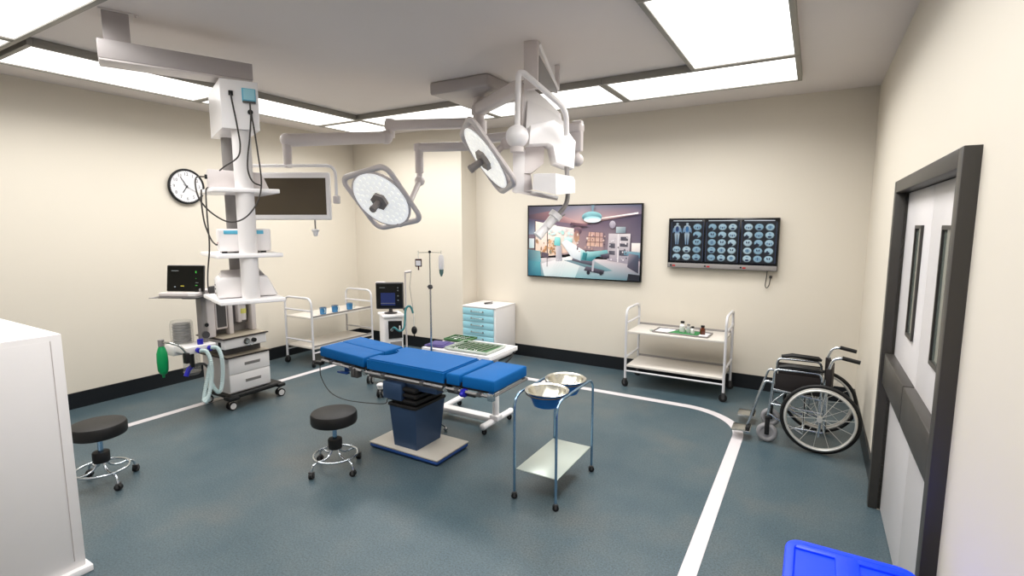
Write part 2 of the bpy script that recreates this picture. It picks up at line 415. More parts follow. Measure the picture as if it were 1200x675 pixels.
# ------------------------------------------------------------------ casters
def caster(name, parent, x, y, r=.04, w=.02, top=.12, rz=0., mw=None, twin=False, mt=None):
    mt = mt or m_black
    M = Matrix.Translation((x, y, 0)) @ Matrix.Rotation(rz, 4, 'Z')
    o = MB()
    if twin:
        for s in (-1, 1): o.cyl((.0, s*w*.9-.008, r), (.0, s*w*.9+.008, r), r, seg=20, M=M, mi=0)
        o.cyl((0, -w, r), (0, w, r), r*.35, M=M, mi=1)
        o.ball((0, 0, r*1.5), r*.55, M=M, mi=1, sc=(1, .6, 1)); o.cyl((0, 0, r*1.4), (0, 0, top), r*.22, M=M, mi=1)
        ob = o.build(name, [mt, mw or m_wwheel], parent)
        h = MB()
        for s in (-1, 1): h.cyl((0, s*(w*.9+.008), r), (0, s*(w*.9+.011), r), r*.72, seg=20, M=M)
        h.build('wheel_cover', mw or m_wwheel, ob)
    else:
        o.sweep([(r*.02*0, -w/2, r), (0, w/2, r)], r, 20, M=M)
        ob = o.build(name, mt, parent)
        h = MB(); h.cyl((0, -w/2-.002, r), (0, w/2+.002, r), r*.35, M=M)
        for s in (-1, 1): h.box(-r*.35, r*.35, s*(w/2+.003)-.0015, s*(w/2+.003)+.0015, r*.8, r*2.1, M=M)
        h.box(-r*.4, r*.4, -w/2-.005, w/2+.005, r*2.05, r*2.3, M=M); h.cyl((0, 0, r*2.2), (0, 0, top), r*.25, M=M)
        h.build('fork', mw or m_dgrey, ob)
    return ob

# ------------------------------------------------------------------ stools
def stool(x, y, rz, label):
    t = thing('swivel_stool', label, 'stool', (x, y, 0), rz, 'black round stools on casters')
    MB().lathe([(0, .362), (.15, .362), (.164, .369), (.169, .383), (.169, .435), (.162, .450), (.14, .457), (0, .459)], seg=48).build('seat', m_vinyl, t)
    MB().lathe([(0, .350), (.06, .350), (.06, .361), (0, .361)]).build('seat_plate', m_dgrey, t)
    MB().cyl((0, 0, .16), (0, 0, .375), .0165).build('column', m_chromereflect, t)
    MB().lathe([(0, .165), (.048, .165), (.052, .170), (.052, .235), (.048, .241), (0, .241)], seg=32).build('hub_collar', m_black, t)
    MB().torus((0, 0, .115), (0, 0, 1), .160, .0085, 56, 10).build('foot_ring', m_chrome, t)
    for k in range(4):
        a = k*PI/2; c, s = math.cos(a), math.sin(a)
        pr = [(.03, .19), (.034, .155), (.055, .122), (.10, .104), (.155, .106), (.193, .090), (.208, .05)]
        MB().sweep(catmull([(r*c, r*s, z) for r, z in pr], 5), .0085).build('leg', m_chrome, t)
        caster('caster', t, .208*c, .208*s, .023, .03, .06, a+.6)
    return t
stool(-3.045, 2.53, R_(-6), 'black round stool with chrome ring standing in front of the blue operating table')
stool(-4.31, 1.525, R_(2), 'black round stool with chrome ring beside the white cabinet at left')

# ------------------------------------------------------------------ operating table
def optable():
    t = thing('operating_table', 'operating table with blue mattress sections on a dark blue pedestal', 'operating table', (-2.78, 3.2, 0))
    T = Matrix.Translation((2.78, -3.2, 0))      # geometry below is written in room coordinates
    def B(n, mb, m, p=t):
        mb.bm.transform(T); return mb.build(n, m, p)
    B('base_skirt', MB().box(-3.105, -2.385, 2.93, 3.352, 0.004, .044, .02, 3), m_navy)
    B('base_cover', MB().box(-3.105, -2.385, 2.93, 3.352, .040, .054, .006), m_platetop)
    b0 = (-2.872, -2.635, 2.985, 3.285); b1 = (-2.888, -2.612, 2.955, 3.325)
    B('pedestal', MB().hull([(b0[0], b0[2], .054), (b0[1], b0[2], .054), (b0[0], b0[3], .054), (b0[1], b0[3], .054), (b1[0], b1[2], .40), (b1[1], b1[2], .40), (b1[0], b1[3], .40), (b1[1], b1[3], .40)]), m_pedestal)
    mb = MB()
    z = .40
    for k in range(7):
        e = .012 if k % 2 == 0 else -.012
        mb.box(-2.885-e, -2.615+e, 2.958-e, 3.322+e, z, z+.026, .006); z += .024
    B('bellows', mb, m_bellows)
    B('column_head', MB().box(-2.935, -2.735, 2.93, 3.28, .46, .60, .01), m_pedestal)
    B('column_head_end', MB().box(-2.735, -2.42, 2.985, 3.36, .55, .60, .01), m_pedestal)
    B('under_frame', MB().box(-3.15, -2.34, 2.99, 3.41, .585, .635, .008), m_dgrey)
    # sections
    def rail(x0, x1, y, z0, z1=None):
        z1 = z0 if z1 is None else z1
        mb = MB().sweep([(x0, y, z0), (x1, y, z1)], .012, 4)
        n = max(2, int((x1-x0)/.28))
        for k in range(n):
            u = (k+.5)/n; x = x0+(x1-x0)*u; zz = z0+(z1-z0)*u; s = 1 if y < 3.2 else -1
            mb.box(x-.018, x+.018, min(y-.013*s, y+.03*s), max(y-.013*s, y+.03*s), zz-.016, zz+.016, .003)
        return mb
    lz = .03
    for y in (2.945, 3.455):
        B('side_rail', rail(-3.14, -2.33, y, .640), m_dsteel)
        B('side_rail', rail(-2.30, -1.90, y, .640), m_dsteel)
        B('side_rail', rail(-3.67, -3.18, y, .640+lz, .642), m_dsteel)
    B('end_rail', MB().sweep([(-1.89, 2.945, .640), (-1.89, 3.455, .640)], .012, 4), m_dsteel)
    B('end_corner', MB().box(-1.925, -1.875, 2.93, 2.965, .61, .668, .004), m_chrome)
    B('head_frame', MB().box(-2.28, -1.92, 2.99, 3.41, .642, .662, .004).box(-2.22, -1.98, 3.10, 3.30, .60, .645, .006).box(-2.30, -2.05, 2.965, 2.99, .600, .632, .004), m_dgrey)
    B('seat_frame', MB().box(-3.13, -2.33, 2.98, 3.42, .635, .662, .004), m_dgrey)
    B('leg_frame', MB().hull([(-3.69, y, z) for y in (2.985, 3.415) for z in (.665, .690)]+[(-3.17, y, z) for y in (2.985, 3.415) for z in (.637, .662)]), m_dgrey)
    for x in (-3.16, -2.315): B('hinge', MB().cyl((x, 2.95, .625), (x, 3.45, .625), .022), m_steel)
    B('clamp', MB().box(-3.30, -3.22, 2.93, 2.985, .575, .64, .006).box(-3.27, -3.245, 2.915, 2.945, .59, .655, .003), m_dgrey)
    B('clamp', MB().box(-2.16, -2.12, 2.93, 2.975, .60, .655, .005).ball((-2.14, 2.922, .625), .018), m_royal)
    B('release_lever', MB().box(-3.50, -3.38, 2.96, 3.0, .575, .59, .004).box(-3.44, -3.41, 2.99, 3.05, .585, .66, .004), m_navy)
    # mattress pads
    def pad(poly, z0, z1, dz=None):
        bm = bmesh.new(); r = .012
        def ring(off, z):
            cx = sum(p[0] for p in poly)/len(poly); cy = sum(p[1] for p in poly)/len(poly); o = []
            for p in poly:
                x, y = p; sx = (1 if x > cx else -1); sy = (1 if y > cy else -1)
                x2, y2 = x-sx*off, y-sy*off; o.append(bm.verts.new((x2, y2, z+(dz(x) if dz else 0))))
            return o
        prof = [(r, z0), (.003, z0+.004), (0, z0+.012), (0, z1-.014), (.003, z1-.005), (.011, z1)]
        RR = [ring(a, b_) for a, b_ in prof]
        n = len(poly)
        for a, b_ in zip(RR, RR[1:]):
            for k in range(n): bm.faces.new((a[k], a[(k+1) % n], b_[(k+1) % n], b_[k]))
        bm.faces.new(RR[0]); bm.faces.new(RR[-1]); bmesh.ops.recalc_face_normals(bm, faces=bm.faces)
        mb = MB(); mb.bm.free(); mb.bm = bm; return mb
    y0, y1, ym = 2.962, 3.438, 3.205
    f = lambda x: lz*min(1, max(0, (-3.17-x)/.52))
    B('leg_pad', pad([(-3.705, y0), (-3.172, y0), (-3.172, ym-.003), (-3.705, ym-.003)], .664, .752, f), m_mattress)
    B('leg_pad', pad([(-3.705, ym+.003), (-3.172, ym+.003), (-3.172, y1), (-3.705, y1)], .664, .752, f), m_mattress)
    notch = [(-3.135+.085*math.sin(a), 3.20-.10*math.cos(a)) for a in [PI*k/10 for k in range(11)]]
    poly = [(-2.335, y0), (-2.335, y1), (-3.135, y1)]+[(-3.135, 3.302)]+notch[::-1][1:-1]+[(-3.135, 3.098)]+[(-3.135, y0)]
    def body():
        bm = bmesh.new(); b_ = [bm.verts.new((x, y, .664)) for x, y in poly]; ff = bm.faces.new(b_)
        r = bmesh.ops.extrude_face_region(bm, geom=[ff]); bmesh.ops.translate(bm, vec=(0, 0, .088), verts=[v for v in r['geom'] if isinstance(v, bmesh.types.BMVert)])
        bmesh.ops.recalc_face_normals(bm, faces=bm.faces)
        bmesh.ops.bevel(bm, geom=[e for e in bm.edges if abs(e.verts[0].co.z-e.verts[1].co.z) < .01 and e.verts[0].co.z > .7], offset=.010, segments=2, affect='EDGES')
        mb = MB(); mb.bm.free(); mb.bm = bm; return mb
    B('body_pad', body(), m_mattress)
    B('shoulder_pad', pad([(-2.307, y0), (-2.190, y0), (-2.190, y1), (-2.307, y1)], .664, .752), m_mattress)
    B('head_pad', pad([(-2.160, y0), (-1.885, y0), (-1.885, y1), (-2.160, y1)], .664, .752), m_mattress)
    B('gap_lining', MB().box(-3.18, -3.04, 3.0, 3.40, .655, .69), m_bellows); B('gap_lining', MB().box(-2.34, -2.15, 2.98, 3.42, .655, .69), m_bellows)
    # hand-control lead hanging from the leg end
    k = MB().box(-3.74, -3.66, 2.925, 2.965, .625, .655, .004)
    kb = B('control_socket', k, m_black)
    B('control_lead', MB().sweep(catmull([(-3.69, 2.94, .63), (-3.67, 2.93, .52), (-3.58, 2.94, .40), (-3.44, 2.96, .35), (-3.25, 2.99, .345), (-3.02, 3.02, .365), (-2.985, 3.03, .40), (-2.98, 3.03, .47)], 8), .004, 6), m_cable)
optable()

# ------------------------------------------------------------------ instrument table behind
def insttable():
    x0, x1, y0, y1 = -3.02, -2.285, 3.52, 4.0
    t = thing('instrument_table', 'white instrument table on an H shaped foot behind the operating table', 'table', (-2.7, 3.8, 0))
    T = Matrix.Translation((2.7, -3.8, 0))
    def B(n, mb, m): mb.bm.transform(T); return mb.build(n, m, t)
    tt = MB().box(x0, x1, y0, y1, .705, .738, .006)
    B('table_top', tt, m_whiteg)
    B('top_rim', MB().box(x0, x1, y0, y0+.01, .738, .744).box(x0, x1, y1-.01, y1, .738, .744).box(x0, x0+.01, y0+.01, y1-.01, .738, .744).box(x1-.01, x1, y0+.01, y1-.01, .738, .744), m_whiteg)
    B('column', MB().cyl((-2.40, 3.80, .10), (-2.40, 3.80, .40), .030).cyl((-2.40, 3.80, .38), (-2.40, 3.80, .70), .024), m_whiteg)
    B('column_collar', MB().box(-2.445, -2.355, 3.755, 3.845, .085, .135, .01), m_whiteg)
    B('foot_bar', MB().sweep([(-2.42, 3.62, .075), (-2.41, 4.08, .075)], .033, 12, flat=.8).ball((-2.42, 3.62, .075), .031).ball((-2.41, 4.08, .075), .031), m_whiteg)
    B('foot_bar', MB().sweep([(-3.03, 3.72, .075), (-3.05, 4.16, .075)], .033, 12, flat=.8).ball((-3.03, 3.72, .075), .031).ball((-3.05, 4.16, .075), .031), m_whiteg)
    B('cross_bar', MB().box(-3.03, -2.42, 3.78, 3.88, .052, .10, .012), m_whiteg)
    for (x, y) in ((-2.42, 3.64), (-2.41, 4.06), (-3.03, 3.75), (-3.05, 4.13)):
        MBc = caster('caster', t, x+2.7, y-3.8, .022, .03, .05, .4)
    B('end_bracket', MB().sweep(catmull([(-2.30, 3.96, .70), (-2.285, 3.86, .66), (-2.30, 3.74, .62), (-2.33, 3.62, .60), (-2.38, 3.56, .60)], 5), .008, 8), m_black)
    return t
insttable()
ZT = .7445
# trays and wraps lying on it
def tray(cx, cy, sx, sy, rz, name, label, z, ribs, mbase, mmat):
    t = thing(name, label, 'tray', (cx, cy, z), rz)
    MB().box(-sx, sx, -sy, sy, 0, .006, .003).box(-sx, sx, -sy, -sy+.012, .006, .02, .003).box(-sx, sx, sy-.012, sy, .006, .02, .003).box(-sx, -sx+.012, -sy, sy, .006, .02, .003).box(sx-.012, sx, -sy, sy, .006, .02, .003).build('rim', mbase, t)
    MB().box(-sx+.03, sx-.03, -sy+.03, sy-.03, .006, .010).build('mat', mmat, t)
    for k in range(ribs):
        x = -sx+.07+(2*sx-.14)*k/max(1, ribs-1)
        a = MB().sweep([(x-.02, -sy+.05, .016), (x+.015, sy-.05, .016)], .007, 6)
        if k % 2: a.torus((x-.022, -sy+.045, .016), (0, 0, 1), .014, .004, 14, 6)
        else: a.box(x-.028, x-.014, -sy+.045, -sy+.075, .013, .018, .001)
        a.build('instrument', m_steel, t)
tray(-2.575, 3.735, .225, .165, R_(1), 'instrument_tray', 'steel tray with a green mat and surgical tools at the front of the instrument table', ZT, 7, m_pearl, m_dgreen)
tray(-2.90, 3.955, .13, .10, R_(3), 'instrument_tray', 'small green tray at the back of the instrument table, behind the purple wrap', ZT, 3, m_dgreen, m_dgreen)
o = MB().box(-.115, .095, -.10, .10, 0, .010, .004).box(-.10, .06, -.08, .09, .010, .016, .004, M=Matrix.Rotation(.12, 4, 'Z')).build('folded_wrap', m_purple)
o.location = (-2.93, 3.68, ZT); o.rotation_euler = (0, 0, .1); tag(o, 'folded purple cloth wrap at the left end of the instrument table', 'cloth')

# ------------------------------------------------------------------ basin stand
def basinstand():
    cx, cy = -1.497, 3.16
    t = thing('basin_stand', 'slim chrome double basin stand on casters right of the operating table', 'basin stand', (cx, cy, 0))
    hx, hy, H = .155, .312, .725
    for s in (-1, 1):
        MB().sweep(fillet([(s*hx, -hy, .05), (s*hx, -hy, H), (s*hx, hy, H), (s*hx, hy, .05)], .10, 8), .009, 10).build('side_tube', m_chromereflect if s < 0 else m_chromereflect, t)
        for v in (-1, 1): caster('caster', t, s*hx, v*hy, .021, .024, .062, .5)
    MB().box(-hx, hx, -.29, .29, .196, .204, .003).build('shelf', m_pearl, t)
    for y in (-.140, .165):
        MB().torus((0, y, H-.004), (0, 0, 1), .143, .005, 44, 8).build('basin_ring', m_dgrey, t)
    return cx, cy, H
bx, by, bH = basinstand()
def bowl(x, y, z, label):
    t = thing('wash_basin', label, 'basin', (x, y, z), 0, 'basins in the basin stand')
    prof = [(0, -.105), (.075, -.105), (.09, -.098), (.131, -.004), (.147, .003), (.151, .007), (.147, .010), (.128, .004), (.086, -.092), (.072, -.099), (0, -.099)]
    MB().lathe(prof[5:], seg=48, close=False).build('inside', m_steelbowl, t)
    MB().lathe(prof[:6], seg=48, close=False).build('outside', m_bowlreflect, t)  # reflected blue is put into the colour here
bowl(bx, by-.140, bH+.008, 'steel basin with painted blue reflection nearer the camera in the double stand')
bowl(bx, by+.165, bH+.008, 'steel basin with painted blue reflection farther from the camera in the double stand')

# ------------------------------------------------------------------ two-shelf trolleys
def trolley(label, loc, rz, L=1.07, W=.50):
    # long axis local x, origin at the floor centre
    t = thing('trolley', label, 'trolley', loc, rz, 'cream two shelf trolleys')
    hx, hy, r = L/2, W/2, .0145
    for s in (-1, 1):
        o = MB().sweep(fillet([(s*hx, -hy, .10), (s*hx, -hy, .905), (s*hx, hy, .905), (s*hx, hy, .10)], .10, 8), r, 10).build('end_frame', m_tframe, t)
        MB().sweep([(s*hx, -hy, .74), (s*hx, hy, .74)], r*.85, 8).build('cross_rail', m_tframe, o)
        MB().sweep([(s*hx, -hy, .34), (s*hx, hy, .34)], r*.85, 8).build('cross_rail', m_tframe, o)
        for v in (-1, 1): caster('caster', t, s*hx, v*hy, .042, .024, .11, .3*s+v*.2)
    for z in (.655, .262):
        o = MB().box(-hx+.014, hx-.014, -hy, hy, z-.030, z-.006, .003).build('shelf', m_cream, t)
        MB().box(-hx+.014, hx-.014, hy-.008, hy-.002, z-.006, z+.018).build('back_lip', m_grey, o)
    for y in (-hy, hy): MB().sweep([(-hx, y, .185), (hx, y, .185)], .010, 8).build('stretcher', m_tframe, t)
    return t
trolley('cream two-shelf trolley against the back wall under the framed picture and X-ray viewer', (-1.25, 5.86, 0), 0, 1.06, .50)
trolley('cream two-shelf trolley by the clock wall holding small steel cups', (-5.79, 4.83, 0), R_(-90), 1.04, .53)
zs = .652
# things on the back trolley
def green_tray():
    t = thing('medicine_tray', 'shallow steel tray half covered with green cloth on the back trolley', 'tray', (-1.20, 5.80, zs), R_(-3))
    sx, sy = .30, .13
    MB().box(-sx, sx, -sy, sy, 0, .005, .002).box(-sx, sx, -sy, -sy+.008, 0, .016, .003).box(-sx, sx, sy-.008, sy, 0, .016, .003).box(-sx, -sx+.008, -sy, sy, 0, .016, .003).box(sx-.008, sx, -sy, sy, 0, .016, .003).build('rim', m_grey, t)
    MB().prism([(-.15, -.118, .005), (.17, -.118, .005), (.20, .118, .005), (-.06, .118, .005)], (0, 0, .004)).build('green_cloth', m_green, t)
    MB().box(-.28, -.10, -.10, .11, .005, .008).build('paper_sheet', m_paper, t)
    MB().box(.19, .28, -.10, .10, .005, .007).build('paper_sheet', m_paper, t)
green_tray()
def bottle(x, y, r, h, cap, mb_, mc, label, neck=.6, lab=None):
    r *= 1.12; h *= 1.2; cap *= 1.2
    t = thing('medicine_bottle', label, 'bottle', (x, y, zs+.0095), 0, 'bottles on the back trolley tray')
    MB().lathe([(0, 0), (r*.9, 0), (r, .004), (r, h*.72), (r*neck, h*.84), (r*neck, h)], seg=20).build('glass', mb_, t)
    MB().lathe([(0, h-.002), (r*neck+.003, h-.002), (r*neck+.003, h+cap), (0, h+cap)], seg=20).build('cap', mc, t)
    if lab: MB().lathe([(r+.0006, h*.18), (r+.0006, h*.6)], seg=20, close=False).build('paper_label', lab, t)
bottle(-1.205, 5.82, .027, .085, .016, m_white, m_black, 'tall white bottle with black cap, leftmost on the green cloth')
bottle(-1.135, 5.80, .019, .070, .012, m_glassy, m_grey, 'clear glass vial between the two white bottles', lab=m_pearl)
bottle(-1.085, 5.77, .019, .056, .012, m_white, m_black, 'short white bottle with black cap right of the clear vial')
bottle(-.985, 5.80, .026, .066, .014, m_brown, m_black, 'brown glass bottle with black cap, rightmost on the tray')
o = MB().lathe([(0, 0), (.018, 0), (.021, .004), (.021, .016), (.018, .018), (0, .018)], seg=18).build('gallipot_lid', m_pearl); o.location = (-1.53, 5.74, zs); tag(o, 'tiny round metal lid at the left end of the back trolley', 'lid')
# steel cups on the left trolley
def cup(x, y, rz, label):
    t = thing('steel_cup', label, 'cup', (x, y, zs), rz, 'small steel cups on the left trolley')
    MB().lathe([(0, 0), (.036, 0), (.040, .004), (.046, .088), (.049, .090), (.046, .086), (.037, .006), (0, .005)], seg=28, close=False).build('body', m_bluecup, t)
    MB().lathe([(.0405, .003), (.047, .075)], seg=28, close=False).build('rim_band', m_pearl, t) if False else None
    MB().sweep(fillet([(.044, 0, .078), (.078, 0, .078), (.078, 0, .025), (.041, 0, .025)], .018, 5), .0045, 8).build('handle', m_pearl, t)
    MB().torus((0, 0, .090), (0, 0, 1), .047, .003, 28, 6).build('lip', m_steel, t)
cup(-5.66, 4.60, R_(-20), 'blue tinted steel cup nearest the tower, left of the three on the trolley')
cup(-5.66, 4.80, R_(10), 'blue tinted steel cup in the middle of the three on the trolley')
cup(-5.66, 5.06, R_(30), 'blue tinted steel cup farthest right of the three on the trolley')

# ------------------------------------------------------------------ drawer cabinet in the corner
def drawers():
    x0, x1, y0, y1, H = -4.13, -3.595, 5.70, 6.22, .752
    t = thing('drawer_cabinet', 'white bedside cabinet with pale blue drawers in the corner by the back wall', 'cabinet', (0, 0, 0))
    t.location = ((x0+x1)/2, (y0+y1)/2, 0); hx, hy = (x1-x0)/2, (y1-y0)/2
    MB().box(-hx, hx, -hy, hy, .03, H-.022, .003).build('body', m_white, t)
    MB().box(-hx-.004, hx+.004, -hy-.012, hy, H-.022, H, .005).build('top', m_white, t)
    MB().box(-hx+.02, hx-.02, -hy+.02, hy-.01, 0, .03).build('plinth', m_dgrey, t)
    n = 7; z1 = H-.03; dh = (z1-.06)/n
    for k in range(n):
        a = z1-dh*k
        d = MB().box(-hx+.004, hx-.03, -hy-.014, -hy, a-dh+.004, a-.002, .003).build('drawer', m_cyan, t)
        MB().sweep(fillet([(-.12, -hy-.012, a-dh*.45), (-.12, -hy-.034, a-dh*.45), (.07, -hy-.034, a-dh*.45), (.07, -hy-.012, a-dh*.45)], .008, 3), .0045, 8).build('handle', m_steel, d)
        MB().ball((-.12, -hy-.018, a-dh*.45), .011).ball((.07, -hy-.018, a-dh*.45), .011).build('handle_foot', m_dgrey, d)
drawers()
t = thing('clip', 'small black clip lying on top of the drawer cabinet', 'clip', (-3.86, 5.93, .752), R_(50))
MB().box(-.06, .06, -.012, .012, 0, .012, .003).build('lower_arm', m_dgrey, t); MB().hull([(-.06, -.012, .012), (-.06, .012, .012), (.06, -.010, .03), (.06, .010, .03), (.06, .01, .022), (.06, -.01, .022), (-.06, .012, .022), (-.06, -.012, .022)]).build('upper_arm', m_black, t)

# ------------------------------------------------------------------ wheelchair (faces -x)
def wheelchair():
    ox, oy = .0, 4.95
    t = thing('wheelchair', 'folding wheelchair with black seat and chrome frame in the corner beside the doors', 'wheelchair', (ox, oy, 0))
    wx, wr, W = .132, .287, .235
    for s in (-1, 1):
        y = s*(W+.02)
        o = MB().torus((wx, y, wr), (0, 1, 0), wr-.014, .015, 56, 10).build('rear_wheel', m_black, t)
        m = MB().torus((wx, y, wr), (0, 1, 0), wr-.036, .011, 56, 8)
        m.cyl((wx, y-.03, wr), (wx, y+.03, wr), .020)
        for k in range(14):
            a = 2*PI*k/14+.1; q = .022*(1 if k % 2 else -1)
            m.sweep([(wx+.012*math.cos(a), y+q, wr+.012*math.sin(a)), (wx+(wr-.036)*math.cos(a), y, wr+(wr-.036)*math.sin(a))], .0022, 5)
        m.build('rim_and_spokes', m_rim, o)
        MB().torus((wx, y+s*.035, wr), (0, 1, 0), wr-.042, .0095, 56, 10).build('hand_rim', m_rim, o)
        # front caster
        cx = -.245
        c = MB().torus((cx, s*(W-.03), .082), (0, 1, 0), .061, .023, 36, 10).disc((cx, s*(W-.03)-.014, .082), (0, 1, 0), .05, .028).build('front_wheel', m_wheel, t)
        MB().box(cx-.018, cx+.018, s*(W-.03)-.03, s*(W-.03)-.024, .07, .21, .003).box(cx-.018, cx+.018, s*(W-.03)+.024, s*(W-.03)+.03, .07, .21, .003).box(cx-.02, cx+.02, s*(W-.03)-.03, s*(W-.03)+.03, .20, .23, .004).disc((cx, s*(W-.03)-.034, .082), (0, 1, 0), .012, .068).build('fork', m_black, c)
        ys = s*(W-.03)
        f = MB()
        f.sweep([(-.245, ys, .22), (-.215, ys, .57)], .011)                          # front post
        f.sweep([(-.235, ys, .34), (.15, ys, .32)], .010).sweep([(-.24, ys, .25), (.02, ys, .12)], .010)
        f.sweep([(-.05, ys, .16), (.16, ys, .16)], .010).sweep([(-.225, ys, .47), (.15, ys, .43)], .011)
        f.sweep([(.135, ys, .12), (.135, ys, .46)], .011).sweep([(.17, ys, .16), (.17, ys, .47)], .011)
        f.sweep(fillet([(.16, ys, .40), (.175, ys, .72), (.20, ys, .785), (.26, ys, .800), (.35, ys, .785)], .05, 5), .011)
        f.sweep([(-.23, ys, .34), (-.12, ys, .46)], .008)
        f.build('side_frame', m_chrome, t)
        MB().sweep([(.255, ys, .800), (.375, ys, .778)], .0165, 12).build('push_grip', m_black, t)
        MB().sweep(fillet([(-.215, ys, .55), (-.215, ys, .645), (.13, ys, .650), (.13, ys, .46)], .05, 6), .0105).build('arm_frame', m_chrome, t)
        MB().sweep([(-.185, ys, .668), (-.10, ys, .684), (.10, ys, .678), (.128, ys, .665)], .024, 10, flat=.6, rad=[.022, .034, .034, .018]).build('arm_pad', m_black, t)
        MB().box(-.205, .125, ys-.003, ys+.003, .46, .61, .002).build('skirt_guard', m_seatcloth, t)
        # leg rest
        l = MB().sweep(fillet([(-.21, ys, .52), (-.28, ys, .54), (-.40, ys, .12)], .06, 6), .010).build('leg_rest', m_chrome, t)
        MB().box(-.52, -.37, ys-.085*(1 if s < 0 else 1), ys+.085, .075, .088, .005).build('foot_plate', m_steel, l)
        MB().box(-.41, -.375, ys-.06, ys+.06, .088, .115, .005).build('heel_block', m_black, l)
        MB().box(.155, .195, ys-.014, ys+.014, .50, .70, .004).build('back_sleeve', m_seatcloth, t)
    yy = W-.03
    f = MB().sweep([(.02, -yy, .14), (.02, yy, .44)], .010).sweep([(.05, yy, .14), (.05, -yy, .44)], .010)
    f.build('cross_brace', m_chrome, t)
    bm = bmesh.new(); n = 8; rows = []
    for i, x in enumerate((-.215, .13)):
        rows.append([bm.verts.new((x, -yy+2*yy*k/n, .478-.035*math.sin(PI*k/n))) for k in range(n+1)])
    for k in range(n): bm.faces.new((rows[0][k], rows[0][k+1], rows[1][k+1], rows[1][k]))
    r = bmesh.ops.extrude_face_region(bm, geom=list(bm.faces)); bmesh.ops.translate(bm, vec=(0, 0, .02), verts=[v for v in r['geom'] if isinstance(v, bmesh.types.BMVert)])
    bmesh.ops.recalc_face_normals(bm, faces=bm.faces); mb = MB(); mb.bm.free(); mb.bm = bm; mb.build('seat', m_seatcloth, t)
    bm = bmesh.new(); rows = []
    for z in (.50, .70):
        rows.append([bm.verts.new((.165+.04*math.sin(PI*k/n), -yy+2*yy*k/n, z)) for k in range(n+1)])
    for k in range(n): bm.faces.new((rows[0][k], rows[0][k+1], rows[1][k+1], rows[1][k]))
    r = bmesh.ops.extrude_face_region(bm, geom=list(bm.faces)); bmesh.ops.translate(bm, vec=(.012, 0, 0), verts=[v for v in r['geom'] if isinstance(v, bmesh.types.BMVert)])
    bmesh.ops.recalc_face_normals(bm, faces=bm.faces); mb = MB(); mb.bm.free(); mb.bm = bm; mb.build('backrest', m_seatcloth, t)
wheelchair()
# ------------------------------------------------------------------ wall clock
def clock():
    c = Vector((XL, 3.31, 2.292)); r = .200
    t = thing('wall_clock', 'round wall clock with black rim and white face beside the hanging tower', 'clock', c)
    # local: x out of the wall (+X), y = room Y, z up ; viewer sees +Y to the right
    MB().sweep([(0, 0, 0), (.03, 0, 0)], r-.012, 56).build('case', m_dgrey, t)
    MB().torus((.026, 0, 0), (1, 0, 0), r-.010, .014, 64, 12).build('rim', m_black, t)
    MB().sweep([(.028, 0, 0), (.032, 0, 0)], r-.016, 56).build('dial', m_clockface, t)
    m = MB()
    base = Matrix(((0, 0, 1, .0325), (1, 0, 0, 0), (0, 1, 0, 0), (0, 0, 0, 1)))
    for k in range(1, 13):
        a = R_(90-30*k); q = r*.70
        text_into(m, str(k), .052, base @ Matrix.Translation((q*math.cos(a), q*math.sin(a), 0)))
    m.build('numerals', m_dgrey, t)
    m = MB()
    for k in range(60):
        a = R_(6*k); w = .0022 if k % 5 == 0 else .001
        m.box(-w, w, r*.84, r*.90, 0, .0006, M=base @ Matrix.Rotation(a, 4, 'Z'))
    m.build('minute_track', m_dgrey, t)
    def hand(name, deg, l0, l1, w, h, mt):
        MB().box(-w, w, -l0, l1, h, h+.0015, .0005, M=base @ Matrix.Rotation(R_(-deg), 4, 'Z')).build(name, mt, t)
    hand('hour_hand', 214, .015, .088, .005, .002, m_black); hand('minute_hand', 328, .02, .125, .0038, .004, m_black)
    hand('second_hand', 121, .05, .135, .0016, .006, m_black)
    MB().sweep([(.033, 0, 0), (.042, 0, 0)], .008, 16).build('centre_pin', m_black, t)
clock()

# ------------------------------------------------------------------ flat artwork helper (colours live in the print itself)
class Print:
    def __init__(s): s.bm = bmesh.new(); s.col = s.bm.loops.layers.float_color.new('Col'); s.z = 0.
    def poly(s, pts, cols, dz=.00015):
        s.z += dz
        vs = [s.bm.verts.new((x, -s.z, y)) for x, y in pts]
        f = s.bm.faces.new(vs)
        if not isinstance(cols, list): cols = [cols]*len(pts)
        for l, c in zip(f.loops, cols): l[s.col] = L3(c)
        return s
    def rect(s, x0, y0, x1, y1, c): 
        return s.poly([(x0, y0), (x1, y0), (x1, y1), (x0, y1)], c)
    def ell(s, x, y, a, b, c, n=18, c2=None, rot=0):
        P = []
        for k in range(n):
            u, v = a*math.cos(2*PI*k/n), b*math.sin(2*PI*k/n); P.append((x+u*math.cos(rot)-v*math.sin(rot), y+u*math.sin(rot)+v*math.cos(rot)))
        cc = c if c2 is None else [c if v[1] < y else c2 for v in P]
        return s.poly(P, cc)
    def build(s, name, m, parent):
        me = bpy.data.meshes.new(name); s.bm.to_mesh(me); s.bm.free(); me.materials.append(m)
        o = bpy.data.objects.new(name, me); COL.objects.link(o); o.parent = parent; return o
m_print = vcol_mat('printed_picture', .35, coat=.3)
m_film = vcol_mat('backlit_film', .3, emit=.62)
for l_ in list(m_film.node_tree.links):
    if l_.to_socket.name == 'Base Color': m_film.node_tree.links.remove(l_)
m_film.node_tree.nodes['Principled BSDF'].inputs['Base Color'].default_value = (.01, .012, .016, 1)

